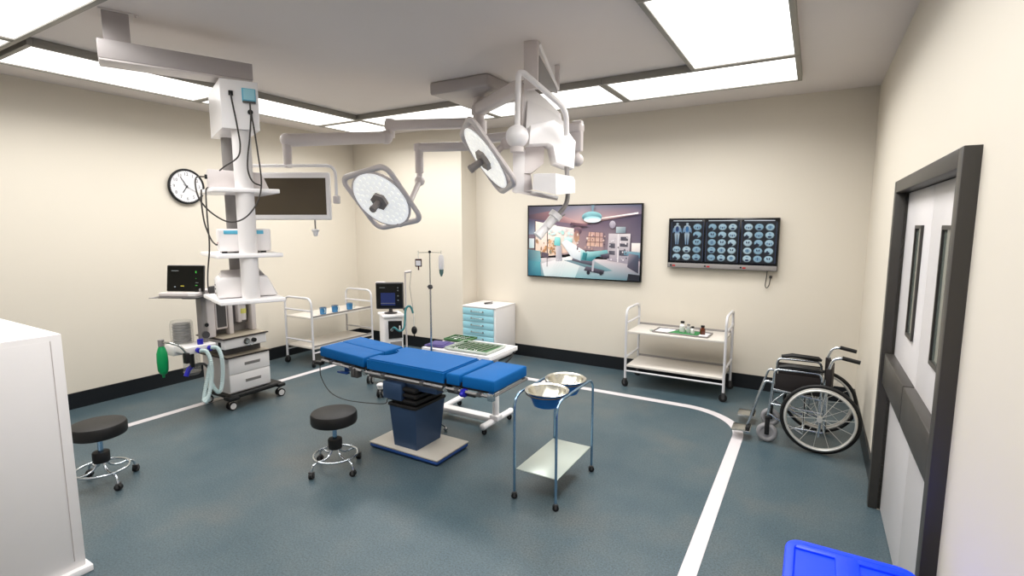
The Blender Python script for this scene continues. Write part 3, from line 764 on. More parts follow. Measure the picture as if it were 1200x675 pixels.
def picture():
    x0, x1, z0, z1 = -3.385, -1.800, 1.146, 2.112
    t = thing('framed_picture', 'large black framed picture of a hospital operating room on the back wall', 'picture', (x0, YB, z0))
    W, H = x1-x0, z1-z0; d = .05; f = .016
    MB().box(0, W, -d+.006, 0, 0, H, .002).build('backing', m_blackg, t)
    MB().box(0, W, -d, -d+.02, 0, f, .002).box(0, W, -d, -d+.02, H-f, H, .002).box(0, f, -d, -d+.02, f, H-f, .002).box(W-f, W, -d, -d+.02, f, H-f, .002).build('frame', m_blackg, t)
    p = Print(); S = lambda u, v: (f+u*(W-2*f), f+v*(H-2*f))     # u right, v up (0..1)
    def P(pts, c): return p.poly([S(*q) for q in pts], c)
    def E(u, v, a, b, c, c2=None, rot=0): p.ell(*S(u, v), a*W, b*H, c, 20, c2, rot)
    # ceiling
    P([(0, .80), (.5, .74), (.5, 1), (0, 1)], [(84, 72, 92), (214, 172, 168), (138, 138, 154), (50, 50, 70)])
    P([(.5, .74), (1, .88), (1, 1), (.5, 1)], [(214, 172, 168), (128, 112, 128), (80, 88, 112), (138, 138, 154)])
    P([(0, .88), (.20, .93), (.46, .79), (0.40, .74), (0, .80)], [(62, 50, 66), (150, 112, 118), (206, 168, 164), (160, 120, 124), (48, 42, 58)])
    # back wall and windows
    P([(0, .25), (.5, .35), (.5, .74), (0, .83)], [(150, 130, 136), (190, 160, 160), (132, 112, 128), (74, 66, 92)])
    P([(.5, .35), (1, .2), (1, .88), (.5, .73)], [(168, 146, 152), (120, 110, 126), (66, 60, 84), (116, 96, 114)])
    P([(.06, .26), (.27, .31), (.27, .73), (.06, .79)], [(238, 200, 176), (250, 226, 206), (252, 244, 238), (250, 226, 214)])
    P([(.19, .30), (.46, .37), (.46, .68), (.19, .74)], [(246, 214, 190), (240, 206, 190), (242, 226, 222), (252, 246, 242)])
    P([(0, .60), (.06, .60), (.06, .80), (0, .81)], [(110, 130, 150), (150, 160, 176), (90, 86, 108), (60, 60, 84)])
    for u in (.06, .18): P([(u, .25), (u+.008, .25), (u+.008, .80), (u, .80)], (70, 54, 60))
    # foliage and warm blots beyond the windows
    rg = random.Random(3)
    for k in range(46):
        u = rg.choice([rg.uniform(.07, .175), rg.uniform(.19, .26)]); v = rg.uniform(.33, .52)
        E(u, v, rg.uniform(.004, .014), rg.uniform(.01, .03), rg.choice([(206, 156, 108), (190, 136, 92), (226, 178, 138), (160, 126, 100), (236, 206, 180), (150, 140, 120)]))
    for k in range(16): E(rg.uniform(.20, .42), rg.uniform(.55, .68), rg.uniform(.006, .014), rg.uniform(.01, .03), rg.choice([(244, 232, 226), (226, 214, 216), (180, 224, 218), (210, 236, 232)]))
    # floor
    P([(0, 0), (.30, 0), (.36, .28), (0, .25)], [(60, 120, 140), (150, 196, 200), (234, 226, 228), (226, 206, 204)])
    P([(.30, 0), (1, -.0), (1, .26), (.36, .28)], [(140, 190, 196), (80, 110, 126), (196, 176, 182), (240, 232, 232)])
    P([(.13, .18), (.40, .30), (.52, .29), (.45, 0), (.16, 0)], [(238, 232, 234), (250, 244, 242), (246, 238, 238), (186, 216, 218), (210, 226, 228)])
    P([(.34, .24), (.66, .10), (.78, .12), (.60, .26)], [(120, 150, 160), (60, 100, 112), (110, 150, 158), (170, 180, 186)])
    # window wall equipment
    P([(.46, .40), (.70, .38), (.70, .63), (.46, .66)], [(164, 138, 140), (150, 128, 134), (120, 102, 116), (146, 120, 128)])
    P([(.55, .45), (.69, .44), (.69, .63), (.57, .64)], [(226, 186, 160), (206, 170, 156), (186, 150, 146), (214, 170, 156)])
    for u in (.58, .62, .66): P([(u, .44), (u+.006, .44), (u+.006, .64), (u, .64)], (120, 84, 84))
    for v in (.50, .57): P([(.55, v), (.69, v-.005), (.69, v+.004), (.55, v+.01)], (120, 84, 84))
    # monitor tower
    P([(.27, .22), (.33, .23), (.32, .44), (.27, .44)], [(196, 190, 196), (160, 156, 168), (176, 170, 180), (214, 210, 214)])
    P([(.25, .45), (.31, .44), (.31, .56), (.26, .57)], [(120, 206, 206), (90, 186, 190), (150, 224, 220), (170, 232, 228)])
    P([(.34, .50), (.42, .49), (.42, .56), (.35, .57)], [(190, 232, 228), (120, 200, 200), (214, 240, 236), (224, 240, 238)])
    E(.47, .66, .035, .06, (90, 70, 84), (140, 110, 120)); E(.46, .58, .025, .08, (196, 150, 120), (150, 110, 108))
    # shelving at right
    P([(.73, .26), (.91, .22), (.92, .62), (.74, .62)], [(170, 160, 170), (150, 142, 156), (214, 206, 208), (206, 196, 200)])
    for u, v, w_, h in ((.745, .34, .05, .05), (.745, .43, .05, .06), (.83, .33, .07, .07), (.835, .45, .065, .04), (.84, .53, .06, .05)):
        P([(u, v), (u+w_, v-.005), (u+w_, v+h), (u, v+h)], [(60, 62, 74), (84, 80, 92), (104, 100, 110), (72, 72, 86)])
    P([(.815, .24), (.825, .24), (.825, .62), (.815, .62)], (226, 220, 222))
    P([(.80, .63), (.88, .63), (.88, .71), (.80, .71)], [(150, 170, 176), (110, 124, 136), (140, 150, 160), (196, 206, 208)])
    E(.77, .74, .025, .05, (150, 140, 156), (196, 190, 200))
    # right and left teal cupboards
    P([(.87, .34), (1, .30), (1, .38), (.87, .39)], [(90, 130, 150), (60, 96, 120), (120, 160, 176), (150, 186, 196)])
    P([(.90, .18), (.99, .10), (.99, .34), (.91, .36)], [(84, 80, 96), (44, 44, 60), (66, 76, 96), (150, 140, 150)])
    P([(.93, .39), (1, .38), (1, .50), (.93, .50)], [(226, 214, 208), (206, 196, 196), (240, 234, 230), (240, 234, 230)])
    P([(.90, 0), (1, 0), (1, .08), (.91, .09)], (26, 28, 40))
    P([(0, 0), (.13, 0), (.12, .24), (0, .26)], [(24, 84, 110), (56, 130, 150), (100, 176, 186), (50, 110, 130)])
    P([(0, .22), (.13, .20), (.12, .36), (0, .38)], [(40, 90, 110), (120, 180, 190), (140, 176, 180), (70, 110, 126)])
    P([(.01, .40), (.06, .40), (.06, .54), (.01, .54)], [(160, 190, 196), (200, 214, 216), (226, 230, 232), (190, 204, 210)])
    P([(.13, .28), (.20, .26), (.20, .33), (.13, .35)], (96, 84, 96))
    P([(.185, .14), (.19, .14), (.19, .34), (.185, .34)], (96, 84, 96))
    # the bed with sheet and teal blanket
    P([(.42, .24), (.60, .18), (.62, .27), (.44, .33)], [(90, 86, 100), (60, 60, 76), (130, 130, 144), (170, 166, 176)])
    P([(.53, .11), (.70, .07), (.71, .12), (.55, .17)], [(60, 56, 70), (40, 40, 54), (76, 72, 86), (110, 104, 118)])
    for u in (.57, .68): E(u, .08, .014, .025, (34, 34, 46))
    P([(.60, .10), (.615, .10), (.625, .28), (.605, .28)], (190, 186, 194))
    P([(.32, .49), (.37, .53), (.50, .41), (.56, .36), (.50, .24), (.42, .28)], [(230, 232, 236), (252, 252, 252), (250, 252, 252), (220, 240, 240), (176, 196, 204), (214, 220, 226)])
    P([(.50, .39), (.58, .37), (.73, .40), (.745, .33), (.64, .30), (.60, .24), (.50, .25)], [(206, 236, 236), (170, 220, 220), (120, 186, 190), (70, 120, 132), (60, 130, 140), (40, 104, 116), (70, 150, 156)])
    P([(.52, .36), (.56, .35), (.55, .25), (.51, .26)], [(60, 150, 156), (40, 120, 130), (24, 84, 96), (50, 130, 138)])
    P([(.67, .33), (.75, .36), (.75, .29), (.70, .28)], [(80, 70, 90), (120, 110, 124), (50, 44, 60), (40, 40, 52)])
    for k in range(26): E(rg.uniform(.44, .72), rg.uniform(.36, .62), rg.uniform(.003, .010), rg.uniform(.006, .02), rg.choice([(196, 160, 150), (150, 118, 124), (220, 190, 176), (110, 86, 98), (232, 214, 204)]))
    for k in range(22): P_u = rg.uniform(.75, .90); E(P_u, rg.uniform(.26, .60), .006, .010, rg.choice([(226, 220, 224), (90, 88, 100), (190, 184, 192)]))
    for k in range(5): P([(.20+.03*k, .02), (.205+.03*k, .02), (.30+.02*k, .26), (.297+.02*k, .26)], (222, 228, 230))
    # hanging lamp and ceiling strip
    P([(.60, .80), (.98, .88), (.98, .90), (.62, .82)], [(250, 220, 210), (250, 244, 244), (252, 248, 248), (250, 226, 220)])
    P([(.595, .90), (.605, .90), (.615, 1), (.590, 1)], (120, 150, 166))
    E(.595, .845, .085, .07, (60, 110, 124), (150, 206, 212)); E(.60, .81, .075, .042, (236, 248, 250), (160, 214, 220)); E(.605, .80, .045, .022, (255, 255, 255))
    P([(.40, .73), (.55, .72), (.56, .75), (.41, .77)], [(70, 54, 70), (110, 80, 94), (150, 110, 116), (96, 70, 84)])
    q = p.build('printed_picture', m_print, t); q.location = (0, -d+.0055, 0)
picture()

# ------------------------------------------------------------------ X-ray light box
def viewer():
    x0, x1, z0, z1 = -1.478, -.318, 1.352, 1.925
    t = thing('xray_light_box', 'wide black X-ray film viewer showing body and brain scans on the back wall', 'light box', (x0, YB, z0))
    W, H, d = x1-x0, z1-z0, .075; zb = .062
    MB().box(0, W, -d, 0, 0, H, .003).build('housing', m_blackg, t)
    MB().box(.004, W-.004, -d-.004, -d+.002, .004, zb-.006, .002).build('control_strip', m_grey, t)
    for k, u in enumerate((.035, .365, .69)):
        MB().sweep([(u*W, -d-.012, zb/2-.002), (u*W, -d-.003, zb/2-.002)], .010, 14).build('dial', m_black, t)
        MB().box(u*W+.018, u*W+.05, -d-.007, -d-.003, .016, .034, .001).build('switch', m_red, t)
    xs_ = [(.022, .345), (.357, .665), (.677, .985)]
    for n, (a, b_) in enumerate(xs_):
        X0, X1 = a*W, b_*W; Z0, Z1 = zb+.022, H-.045
        o = MB().box(X0, X1, -d-.006, -d+.002, Z0-.008, H-.018, .002).build('viewing_panel', m_blackg, t)
        p = Print()
        p.rect(X0+.008, Z0-.004, X1-.008, Z1+.010, (5, 9, 20))
        p.rect(X0+.028, Z1+.012, X1-.03, Z1+.021, (230, 240, 250))
        for xe in (X0+.006, X1-.010): p.rect(xe, Z0, xe+.0035, Z1, (70, 90, 130))
        w_, h_ = (X1-X0-.04), (Z1-Z0)
        def scan(cx, cy, k):
            a_, b2 = w_*.137, h_*.085
            base = ((176, 208, 222), (150, 188, 208), (190, 216, 226))[k % 3]
            p.ell(cx, cy, a_, b2, tuple(int(v*.7) for v in base), 18, base)
            p.ell(cx, cy, a_*.86, b2*.84, base, 16, tuple(min(255, int(v*1.12)) for v in base))
            r = k % 5
            if r == 0:
                p.ell(cx-a_*.25, cy+b2*.15, a_*.16, b2*.35, (20, 36, 70), 10, rot=.3); p.ell(cx+a_*.25, cy+b2*.15, a_*.16, b2*.35, (20, 36, 70), 10, rot=-.3)
            elif r == 1:
                p.ell(cx, cy-b2*.45, a_*.45, b2*.30, (24, 44, 84), 12); p.ell(cx, cy+b2*.4, a_*.3, b2*.2, (120, 160, 190), 10)
            elif r == 2:
                p.ell(cx-a_*.3, cy-b2*.55, a_*.55, b2*.42, (8, 16, 40), 12); p.ell(cx-a_*.35, cy-b2*.05, a_*.2, b2*.2, (30, 60, 110), 10)
            elif r == 3:
                p.ell(cx, cy, a_*.55, b2*.50, (130, 170, 196), 14); p.ell(cx, cy, a_*.10, b2*.55, (60, 96, 140), 8)
            else:
                for s in (-1, 1): p.ell(cx+s*a_*.45, cy-b2*.1, a_*.2, b2*.3, (110, 150, 184), 8)
                p.ell(cx, cy-b2*.2, a_*.15, b2*.3, (24, 44, 84), 8)
        def body(cx, top, hh, k):
            c1, c2 = (196, 214, 224), (120, 160, 196)
            p.ell(cx, top-hh*.05, w_*.045, hh*.05, c1)
            p.poly([(cx-w_*.12, top-hh*.40), (cx-w_*.10, top-hh*.15), (cx-w_*.03, top-hh*.10), (cx+w_*.03, top-hh*.10), (cx+w_*.10, top-hh*.15), (cx+w_*.12, top-hh*.40), (cx+w_*.07, top-hh*.42), (cx+w_*.085, top-hh*.52), (cx-w_*.085, top-hh*.52), (cx-w_*.07, top-hh*.42)], [c2, c1, c1, c1, c1, c2, c2, c1, c1, c2])
            p.ell(cx, top-hh*.28, w_*.055, hh*.13, (24, 60, 120) if k == 0 else (50, 120, 180))
            for s in (-1, 1):
                p.ell(cx+s*w_*.13, top-hh*.34, w_*.018, hh*.13, c2, 10, rot=s*.12)
                p.poly([(cx+s*w_*.008, top-hh*.52), (cx+s*w_*.085, top-hh*.52), (cx+s*w_*.05, top-hh*.98), (cx+s*w_*.015, top-hh*.98)], [c1, c1, c2, c2])
        for r in range(5):
            for c in range(3):
                cx = X0+.02+w_*(c+.5)/3; cy = Z1-.012-h_*(r+.5)/5.15
                if n == 0 and r < 3 and c < 2: continue
                scan(cx, cy, n*7+r*3+c*2)
        if n == 0:
            body(X0+.02+w_/6, Z1-.008, h_*.57, 0); body(X0+.02+w_/2, Z1-.008, h_*.57, 1)
        q = p.build('backlit_films', m_film, o); q.location = (0, -d-.0062, 0)
viewer()
cx0 = -.415
tag(MB().sweep(catmull([(cx0, YB-.03, 1.352), (cx0-.005, YB-.03, 1.27), (cx0-.012, YB-.03, 1.19), (cx0+.005, YB-.03, 1.165), (cx0+.025, YB-.025, 1.20), (cx0+.035, YB-.02, 1.275)], 6), .0045, 8).box(cx0+.022, cx0+.050, YB-.03, YB, 1.27, 1.30, .004).build('power_cord', m_cable), 'short dark power cord looping below the X-ray viewer', 'cord')

# ------------------------------------------------------------------ surgical light mount with its arms
SP = Vector((-2.9, 4.3, 0))
_l = onz(491, 173, 2.62); _k = ray(493, 212); _t = (_l.xy).length/_k.xy.length; LZ = CH+_k.z*_t; LB = Vector((_l.x, _l.y, LZ))
def mount():
    t = thing('ceiling_lamp_mount', 'grey square ceiling plate with spindle and long arms carrying lamps and monitor', 'ceiling mount', (0, 0, 0))
    t.location = (SP.x, SP.y, 0); T = Matrix.Translation((-SP.x, -SP.y, 0))
    def B(n, mb, m=m_greyw, p=t): mb.bm.transform(T); return mb.build(n, m, p)
    B('ceiling_plate', MB().box(-3.24, -2.58, 3.97, 4.65, 3.075, ZC, .022, 3), m_boom)
    B('spindle', MB().cyl((SP.x, SP.y, 2.60), (SP.x, SP.y, 3.08), .055, seg=24).cyl((SP.x, SP.y, 2.74), (SP.x, SP.y, 2.86), .078, seg=24).cyl((SP.x, SP.y, 2.92), (SP.x, SP.y, 3.0), .07, seg=24))
    def arm(name, a, b_, z, h, w, m=m_greyw):
        a = Vector((a[0], a[1], z)); b_ = Vector((b_[0], b_[1], z)); u = (b_-a); L = u.length; u.normalize(); v = Vector((-u.y, u.x, 0))
        M = basis(a, u, v, (0, 0, 1))
        return B(name, MB().box(-.05, L+.05, -w/2, w/2, -h/2, h/2, min(h, w)*.3, 3, M=M), m)
    # upper arm to the white ceiling device
    ue = onz(608, 103, 2.97); arm('upper_arm', (SP.x, SP.y), (ue.x, ue.y), 2.97, .12, .11)
    # long arm to the monitor
    j1 = onz(457, 147, 2.84); J1 = (j1.x, j1.y); arm('monitor_arm', (SP.x, SP.y), J1, 2.84, .10, .09)
    B('elbow', MB().cyl((J1[0], J1[1], 2.72), (J1[0], J1[1], 2.90), .045).ball((J1[0]-.02, J1[1]-.04, 2.72), .068))
    J2 = (-4.12, 3.04)
    B('monitor_forearm', MB().cyl((J1[0]-.02, J1[1]-.04, 2.72), (J2[0], J2[1], 2.60), .058, seg=20).ball((J2[0], J2[1], 2.605), .058, sc=(1, 1, 1)))
    B('monitor_drop', MB().cyl((J2[0], J2[1], 2.60), (J2[0], J2[1], 2.36), .042, .034))
    # arm of lamp one
    l1 = onz(491, 173, 2.62); L1 = (l1.x, l1.y); zl = LZ
    arm('lamp_arm', (SP.x, SP.y), L1, 2.62, .085, .08)
    B('lamp_drop', MB().cyl((L1[0], L1[1], zl+.08), (L1[0], L1[1], 2.66), .042).cyl((L1[0], L1[1], zl), (L1[0], L1[1], zl+.1), .028).ball((L1[0], L1[1], zl), .052))
    # arm of lamp two
    L2 = (-2.03, 3.62)
    l3 = onz(677, 150, 2.68); L3_ = (l3.x, l3.y); arm('far_lamp_arm', (SP.x, SP.y), L3_, 2.68, .085, .09)
    B('far_lamp_drop', MB().box(L3_[0]-.045, L3_[0]+.045, L3_[1]-.03, L3_[1]+.03, 2.48, 2.74, .012).cyl((L3_[0], L3_[1], 2.42), (L3_[0], L3_[1], 2.50), .018).ball((L3_[0], L3_[1], 2.41), .055))
mount()

def lamp(c, n, xd, D, att, label):
    c, n, xd = Vector(c), Vector(n).normalized(), Vector(xd); xd = (xd-n*xd.dot(n)).normalized(); yd = n.cross(xd)
    t = thing('surgical_lamp', label, 'surgical lamp', c, 0, 'surgical lamp heads')
    M = basis((0, 0, 0), xd, yd, n)                          # local z = light direction
    # rounded square bow, corners on +-x, +-y
    r = D*.97
    loop = fillet([(r, 0, 0), (0, r, 0), (-r, 0, 0), (0, -r, 0)], .10, 8, closed=True)
    MB().sweep(loop, .027, 10, closed=True, M=M, flat=.75).build('bow_frame', m_greyw, t)
    R = D*.665
    MB().lathe([(0, -.045), (R*.7, -.045), (R*.97, -.025), (R*1.05, 0), (R*1.05, .014), (R*1.0, .018), (R*.99, .014), (0, .014)], seg=56, M=M).build('housing', m_greyw, t)
    m = MB().lathe([(R*.985, .0145), (R*.985, .018), (0, .020)], seg=56, M=M, close=False)
    for ring, cnt in ((.30, 8), (.48, 13), (.66, 18), (.84, 24)):
        for i in range(cnt):
            a = 2*PI*i/cnt+ring; m.lathe([(.016, .0185), (.015, .0205), (0, .021)], c=(R*ring*math.cos(a), R*ring*math.sin(a), 0), seg=8, M=M, close=False, mi=1)
    m.build('lens', [m_lampface, m_led], t)
    hexa = [(.085*math.cos(PI*k/3+.2), .085*math.sin(PI*k/3+.2), .018) for k in range(6)]
    h = MB().prism(hexa, (0, 0, .035), M=M).build('handle_base', m_handle, t)
    MB().cyl((0, 0, .05), (0, 0, .15), .026, .030, M=M).cyl((0, 0, .145), (0, 0, .165), .034, .030, M=M).build('sterile_handle', m_handle, h)
    # back bracket to the joint
    a = Vector(att)-c
    back = M @ Vector((0, 0, -.04))
    e = (M @ Vector((r*.5, r*.5, 0))); cand = [M @ Vector((sx*r*.5, sy*r*.5, -.01)) for sx in (-1, 1) for sy in (-1, 1)]
    e = min(cand, key=lambda q: (q-a).length)
    MB().sweep([a, e], .028, 12).ball(a, .047).build('joint_arm', m_greyw, t)
    MB().sweep([e, back], .03, 10).ball(e, .036).build('yoke', m_greyw, t)
lamp((-3.40, 3.46, 2.082), (.052, -.785, -.617), (.80, .40, -.445), .425, LB, 'surgical lamp with diamond frame hanging left of centre, white lens facing the camera')
L2c = Vector((-2.2, 3.37, 2.362))
lamp(L2c, (-.562, -.59, -.58), (.813, -.264, -.519), .40, Pd(593, 168, 4.12), 'tilted surgical lamp with diamond frame seen edge-on, close beside the white ceiling device')
a = Pd(593, 168, 4.12)

# ------------------------------------------------------------------ monitor hanging from the arm
def monitor():
    c = Vector((-4.13, 3.02, 0)); rz = R_(29)
    t = thing('operating_monitor', 'dark wide flat monitor in a pale frame hanging behind the tower from an arm', 'monitor', (c.x, c.y, 0), rz)
    z0, z1 = 1.895, 2.315; hw = .40
    MB().box(-hw, hw, -.035, .02, z0, z1, .012, 3).build('frame', m_whiteg, t)
    MB().box(-hw+.030, hw-.030, -.037, -.030, z0+.045, z1-.05).build('screen', m_screenoff, t)
    MB().sweep(fillet([(-hw-.06, -.01, 2.10), (-hw-.06, -.01, 2.375), (hw+.055, -.01, 2.375), (hw+.055, -.01, 2.10)], .09, 7), .014, 10).build('hanger_bow', m_whiteg, t)
    for s in (-1, 1):
        MB().box(s*(hw+.055)-.028, s*(hw+.055)+.028, -.035, .02, 2.04, 2.11, .01).build('pivot_knob', m_greyw, t)
    g = MB().cyl((.25, -.01, 1.80), (.25, -.01, 1.90), .007).build('handle_stem', m_grey, t)
    MB().lathe([(0, -.055), (.018, -.05), (.026, -.01), (.030, 0), (.030, .01), (0, .014)], c=(.25, -.01, 1.80), seg=20).torus((.25, -.01, 1.80), (0, 0, 1), .030, .006, 20, 6).build('sterile_handle', m_whiteg, g)
monitor()

# ------------------------------------------------------------------ white ceiling device over the table
def device():
    o_ = Pd(620, 150, 3.9); o_.z = 0
    t = thing('ceiling_microscope', 'bulky white ceiling-hung medical device with ball joint and loop handle above the table', 'surgical device', o_)
    T = Matrix.Translation(-o_)
    def B(n, mb, m=m_whiteg, p=t): mb.bm.transform(T); return mb.build(n, m, p)
    P0 = onz(622, 47, ZC)
    w = Vector((-.24, .97, 0)); v = Vector((.97, .24, 0))
    M = basis(P0, v, w, (0, 0, 1))
    B('ceiling_mast', MB().box(-.055, .052, 0, .05, -.34, 0, .008, M=M), m_greyw)
    B('rear_mast', MB().box(.05, .085, .62, .66, -.20, 0, .004, M=M), m_greyw)
    B('diagonal_brace', MB().sweep([M @ Vector((.055, .03, -.02)), M @ Vector((.075, .64, -.20))], .014, 4), m_whiteg)
    B('brace_plate', MB().prism([M @ Vector(q) for q in ((.045, .04, -.10), (.045, .04, -.32), (.060, .64, -.23), (.060, .64, -.20))], v*.012), m_grey)
    # loop handle
    A = Pd(606, 160, 3.68)
    B('loop_handle', MB().sweep(fillet([A, Pd(607.5, 80, 3.58), Pd(663, 128, 3.70), Pd(664, 158, 3.80)], .07, 8), .021, 12))
    B('loop_bracket', MB().box(-.012, .012, -.03, .03, -.012, .012, .003, M=Matrix.Translation(Pd(622, 101, 3.95))), m_grey)
    B('ball_joint', MB().ball(A, .083, 28))
    B('ball_collar', MB().cyl(A+Vector((0, 0, -.075)), A+Vector((0, 0, -.11)), .05), m_greyw)
    ex = Vector((-.17, .10, 0))
    # tall back panel
    pan = [Pd(614, 95, 3.90), Pd(640, 116, 4.02), Pd(657, 133, 4.12), Pd(662, 158, 4.12), Pd(614, 160, 3.88)]
    B('back_panel', MB().prism(pan, Vector((-.03, .02, 0))-Vector((0, 0, 0)), bev=.004))
    B('panel_edge', MB().prism([Pd(611.5, 96, 3.85), Pd(614.5, 98, 3.87), Pd(614.5, 160, 3.87), Pd(611.5, 160, 3.85)], Vector((-.05, .03, 0))), m_greyw)
    B('upper_shroud', MB().hull([Pd(618, 118, 3.90), Pd(644, 128, 4.05), Pd(660, 142, 4.10), Pd(662, 160, 4.05), Pd(616, 158, 3.80), Pd(618, 118, 4.05), Pd(644, 128, 4.2), Pd(660, 142, 4.25), Pd(662, 160, 4.2), Pd(616, 158, 4.0)]))
    # main body: side face toward the doors, extruded away
    body = [Pd(622, 146, 3.72), Pd(650, 140, 3.84), Pd(663, 150, 3.98), Pd(675, 166, 4.05), Pd(673, 198, 4.0), Pd(652, 190, 3.84), Pd(648, 171, 3.80), Pd(643, 168, 3.78), Pd(620, 169, 3.70)]
    B('main_body', MB().prism(body, Vector((-.13, .16, .0)), bev=.007))
    # sloping underside block
    B('inner_block', MB().hull([Pd(616, 170, 3.86), Pd(638, 172, 3.92), Pd(637, 192, 3.92), Pd(622, 203, 3.86), Pd(614, 203, 3.84), Pd(616, 170, 4.06), Pd(638, 172, 4.12), Pd(637, 192, 4.12), Pd(620, 206, 4.06)]), m_greyw)
    B('front_column', MB().prism([Pd(601, 174, 3.82), Pd(615, 174, 3.83), Pd(614, 226, 3.83), Pd(601, 225, 3.82)], Vector((-.05, .10, 0)), bev=.004), m_white)
    B('column_fillet', MB().hull([Pd(614, 180, 3.85), Pd(620, 180, 3.9), Pd(624, 222, 3.9), Pd(614, 225, 3.84), Pd(614, 180, 3.95), Pd(624, 222, 4.0)]), m_greyw)
    B('bottom_plate', MB().hull([Pd(600, 222, 3.82), Pd(613, 221, 4.0), Pd(655, 230, 4.0), Pd(653, 233, 3.86), Pd(600, 225, 3.82), Pd(653, 235, 3.86)]), m_greyw)
    B('head_box', MB().hull([Pd(625, 204, 3.74), Pd(651, 203, 3.62), Pd(674, 212, 3.74), Pd(672, 207, 4.0), Pd(632, 203, 4.05), Pd(624, 222, 3.74), Pd(652, 228, 3.62), Pd(674, 226, 3.74), Pd(672, 218, 4.0), Pd(632, 216, 4.05)]))
    B('hanging_tube', MB().sweep(catmull([Pd(664, 195, 3.98), Pd(665, 215, 3.98), Pd(665, 232, 3.98), Pd(661, 243, 3.98), Pd(651, 254, 3.97)], 6), .018, 10), m_grey)
    f = B('tube_flange', MB().cyl(Pd(653, 250, 3.97), Pd(649, 255, 3.97), .052), m_whiteg)
    B('light_guide', MB().cyl(Pd(650, 254, 3.97), Pd(640, 266, 3.96), .036).cyl(Pd(640, 266, 3.96), Pd(630, 277, 3.95), .030, .040), m_whiteg)
    B('guide_lever', MB().cyl(Pd(650, 258, 3.96), Pd(662, 251, 3.96), .007), m_grey)
device()

# ------------------------------------------------------------------ ceiling arm and equipment tower
def pend_arm():
    a, b_ = Vector((-3.90, 1.57, 0)), Vector((-3.565, 2.38, 0)); u = (b_-a).normalized(); n = Vector((-u.y, u.x, 0)); L = (b_-a).length
    t = thing('ceiling_boom', 'long pale grey ceiling boom on a square post at upper left above the equipment tower', 'ceiling boom', a)
    M = basis((0, 0, 0), u, n, (0, 0, 1))
    MB().box(0, L, 0, .19, 2.885, 3.0, .004, M=M).build('boom_beam', m_boom, t)
    MB().box(0.004, L-.004, .004, .186, 2.872, 2.886, .003, M=M).build('under_cover', m_greyw, t)
    MB().box(.035, .175, .03, .17, 3.0, ZC-.006, .004, M=M).build('ceiling_post', m_boom, t)
    MB().box(.02, .20, .015, .185, ZC-.008, ZC, .002, M=M).ball(tuple(M @ Vector((.215, .03, ZC-.012))), .010).build('post_flange', m_greyw, t)
    MB().cyl((M @ Vector((L-.12, .12, 2.84))), (M @ Vector((L-.12, .12, 2.875))), .05).build('swivel', m_grey, t)
pend_arm()
TO = Vector((-3.58, 2.14, 0)); TH = R_(63)
def tower():
    t = thing('equipment_tower', 'white ceiling-hung equipment tower with twin columns and three shelves, left of centre', 'equipment tower', TO, TH)
    MB().hull([(x, y, z) for z in (2.520, 2.85) for x, y in ((-.002, 0), (.235, 0), (-.045, .58), (.19, .58))]).build('head_box', m_whiteg, t)
    k = MB().box(.131, .218, -.010, .002, 2.706, 2.802, .004).build('display_frame', m_cyan2, t)
    MB().box(.139, .212, -.012, -.009, 2.724, 2.797).build('display_glass', m_cyan, k)
    MB().box(.133, .216, -.013, -.002, 2.702, 2.716, .002).build('display_sill', m_dgrey, k)
    MB().box(.048, .076, -.012, .002, 2.742, 2.774, .003).build('wall_socket', m_black, t)
    MB().sweep([(.177, -.018, 2.64), (.177, .002, 2.64)], .017, 16).build('cable_plug', m_black, t)
    MB().cyl((.118, .075, 1.28), (.118, .075, 2.53), .062, seg=32).build('front_column', m_white, t)
    MB().cyl((.062, .50, 1.29), (.062, .50, 2.53), .048, seg=24).build('rear_column', m_grey, t)
    for z in (2.085, 1.615, 1.278):
        MB().prism([(-.088, 0, z-.004), (.345, 0, z-.004), (.285, .56, z-.004), (-.175, .56, z-.004)], (0, 0, .030), bev=.006).build('shelf', m_whiteg, t)
tower()
def onshelf(name, label, cat, z): return thing(name, label, cat, (TO.x, TO.y, z), TH)
# top shelf unit
t = onshelf('equipment_unit', 'low grey unit with sloping end on the top tower shelf', 'medical unit', 2.1115)
for a_, b_ in ((-.072, .050), (.186, .295)):
    pass
MB().prism([(-.105, .15, 0), (-.105, .15, .135), (.245, .15, .125), (.295, .15, 0)], (0, .28, 0), bev=.006).build('casing', m_greyw, t)
MB().sweep([(-.122, .22, .085), (-.103, .22, .085)], .016, 12).build('side_plug', m_black, t)
# middle shelf unit
t = onshelf('equipment_unit', 'white unit with pale blue band and black feet on the middle tower shelf', 'medical unit', 1.6415)
MB().box(-.065, .285, .15, .42, .012, .178, .014, 3).build('casing', m_white, t)
MB().box(-.03, .235, .146, .155, .140, .168, .003).build('blue_band', m_cyan2, t)
for x in (-.03, .23):
    for y in (.17, .39): MB().box(x-.018, x+.018, y-.012, y+.012, 0, .013, .002).build('foot', m_black, t)
MB().ball((-.062, .25, .075), .008, 10).build('indicator', m_red, t)
MB().sweep([(-.075, .30, .06), (-.058, .30, .06)], .007, 10).build('cable_plug', m_black, t)
# bottom shelf unit
t = onshelf('equipment_unit', 'bulky white rounded unit with folded top panel on the lowest tower shelf', 'medical unit', 1.3045)
MB().prism([(-.10, .14, .004), (-.10, .14, .135), (-.075, .14, .160), (.245, .14, .160), (.315, .14, .004)], (0, .30, 0), bev=.018).build('casing', m_white, t)
MB().hull([(-.07, .15, .157), (.235, .15, .157), (-.05, .40, .195), (.215, .40, .200), (-.07, .43, .157), (.235, .43, .157)]).build('top_cover', m_greyw, t)
MB().prism([(.10, .17, .163), (.225, .17, .163), (.19, .36, .194), (.12, .36, .194)], (0, .003, .006)).build('vent_grille', m_grey, t)
for z in (.10, .07, .035): MB().sweep([(-.106, .24, z), (-.096, .24, z)], .005, 8).build('port', m_black, t)
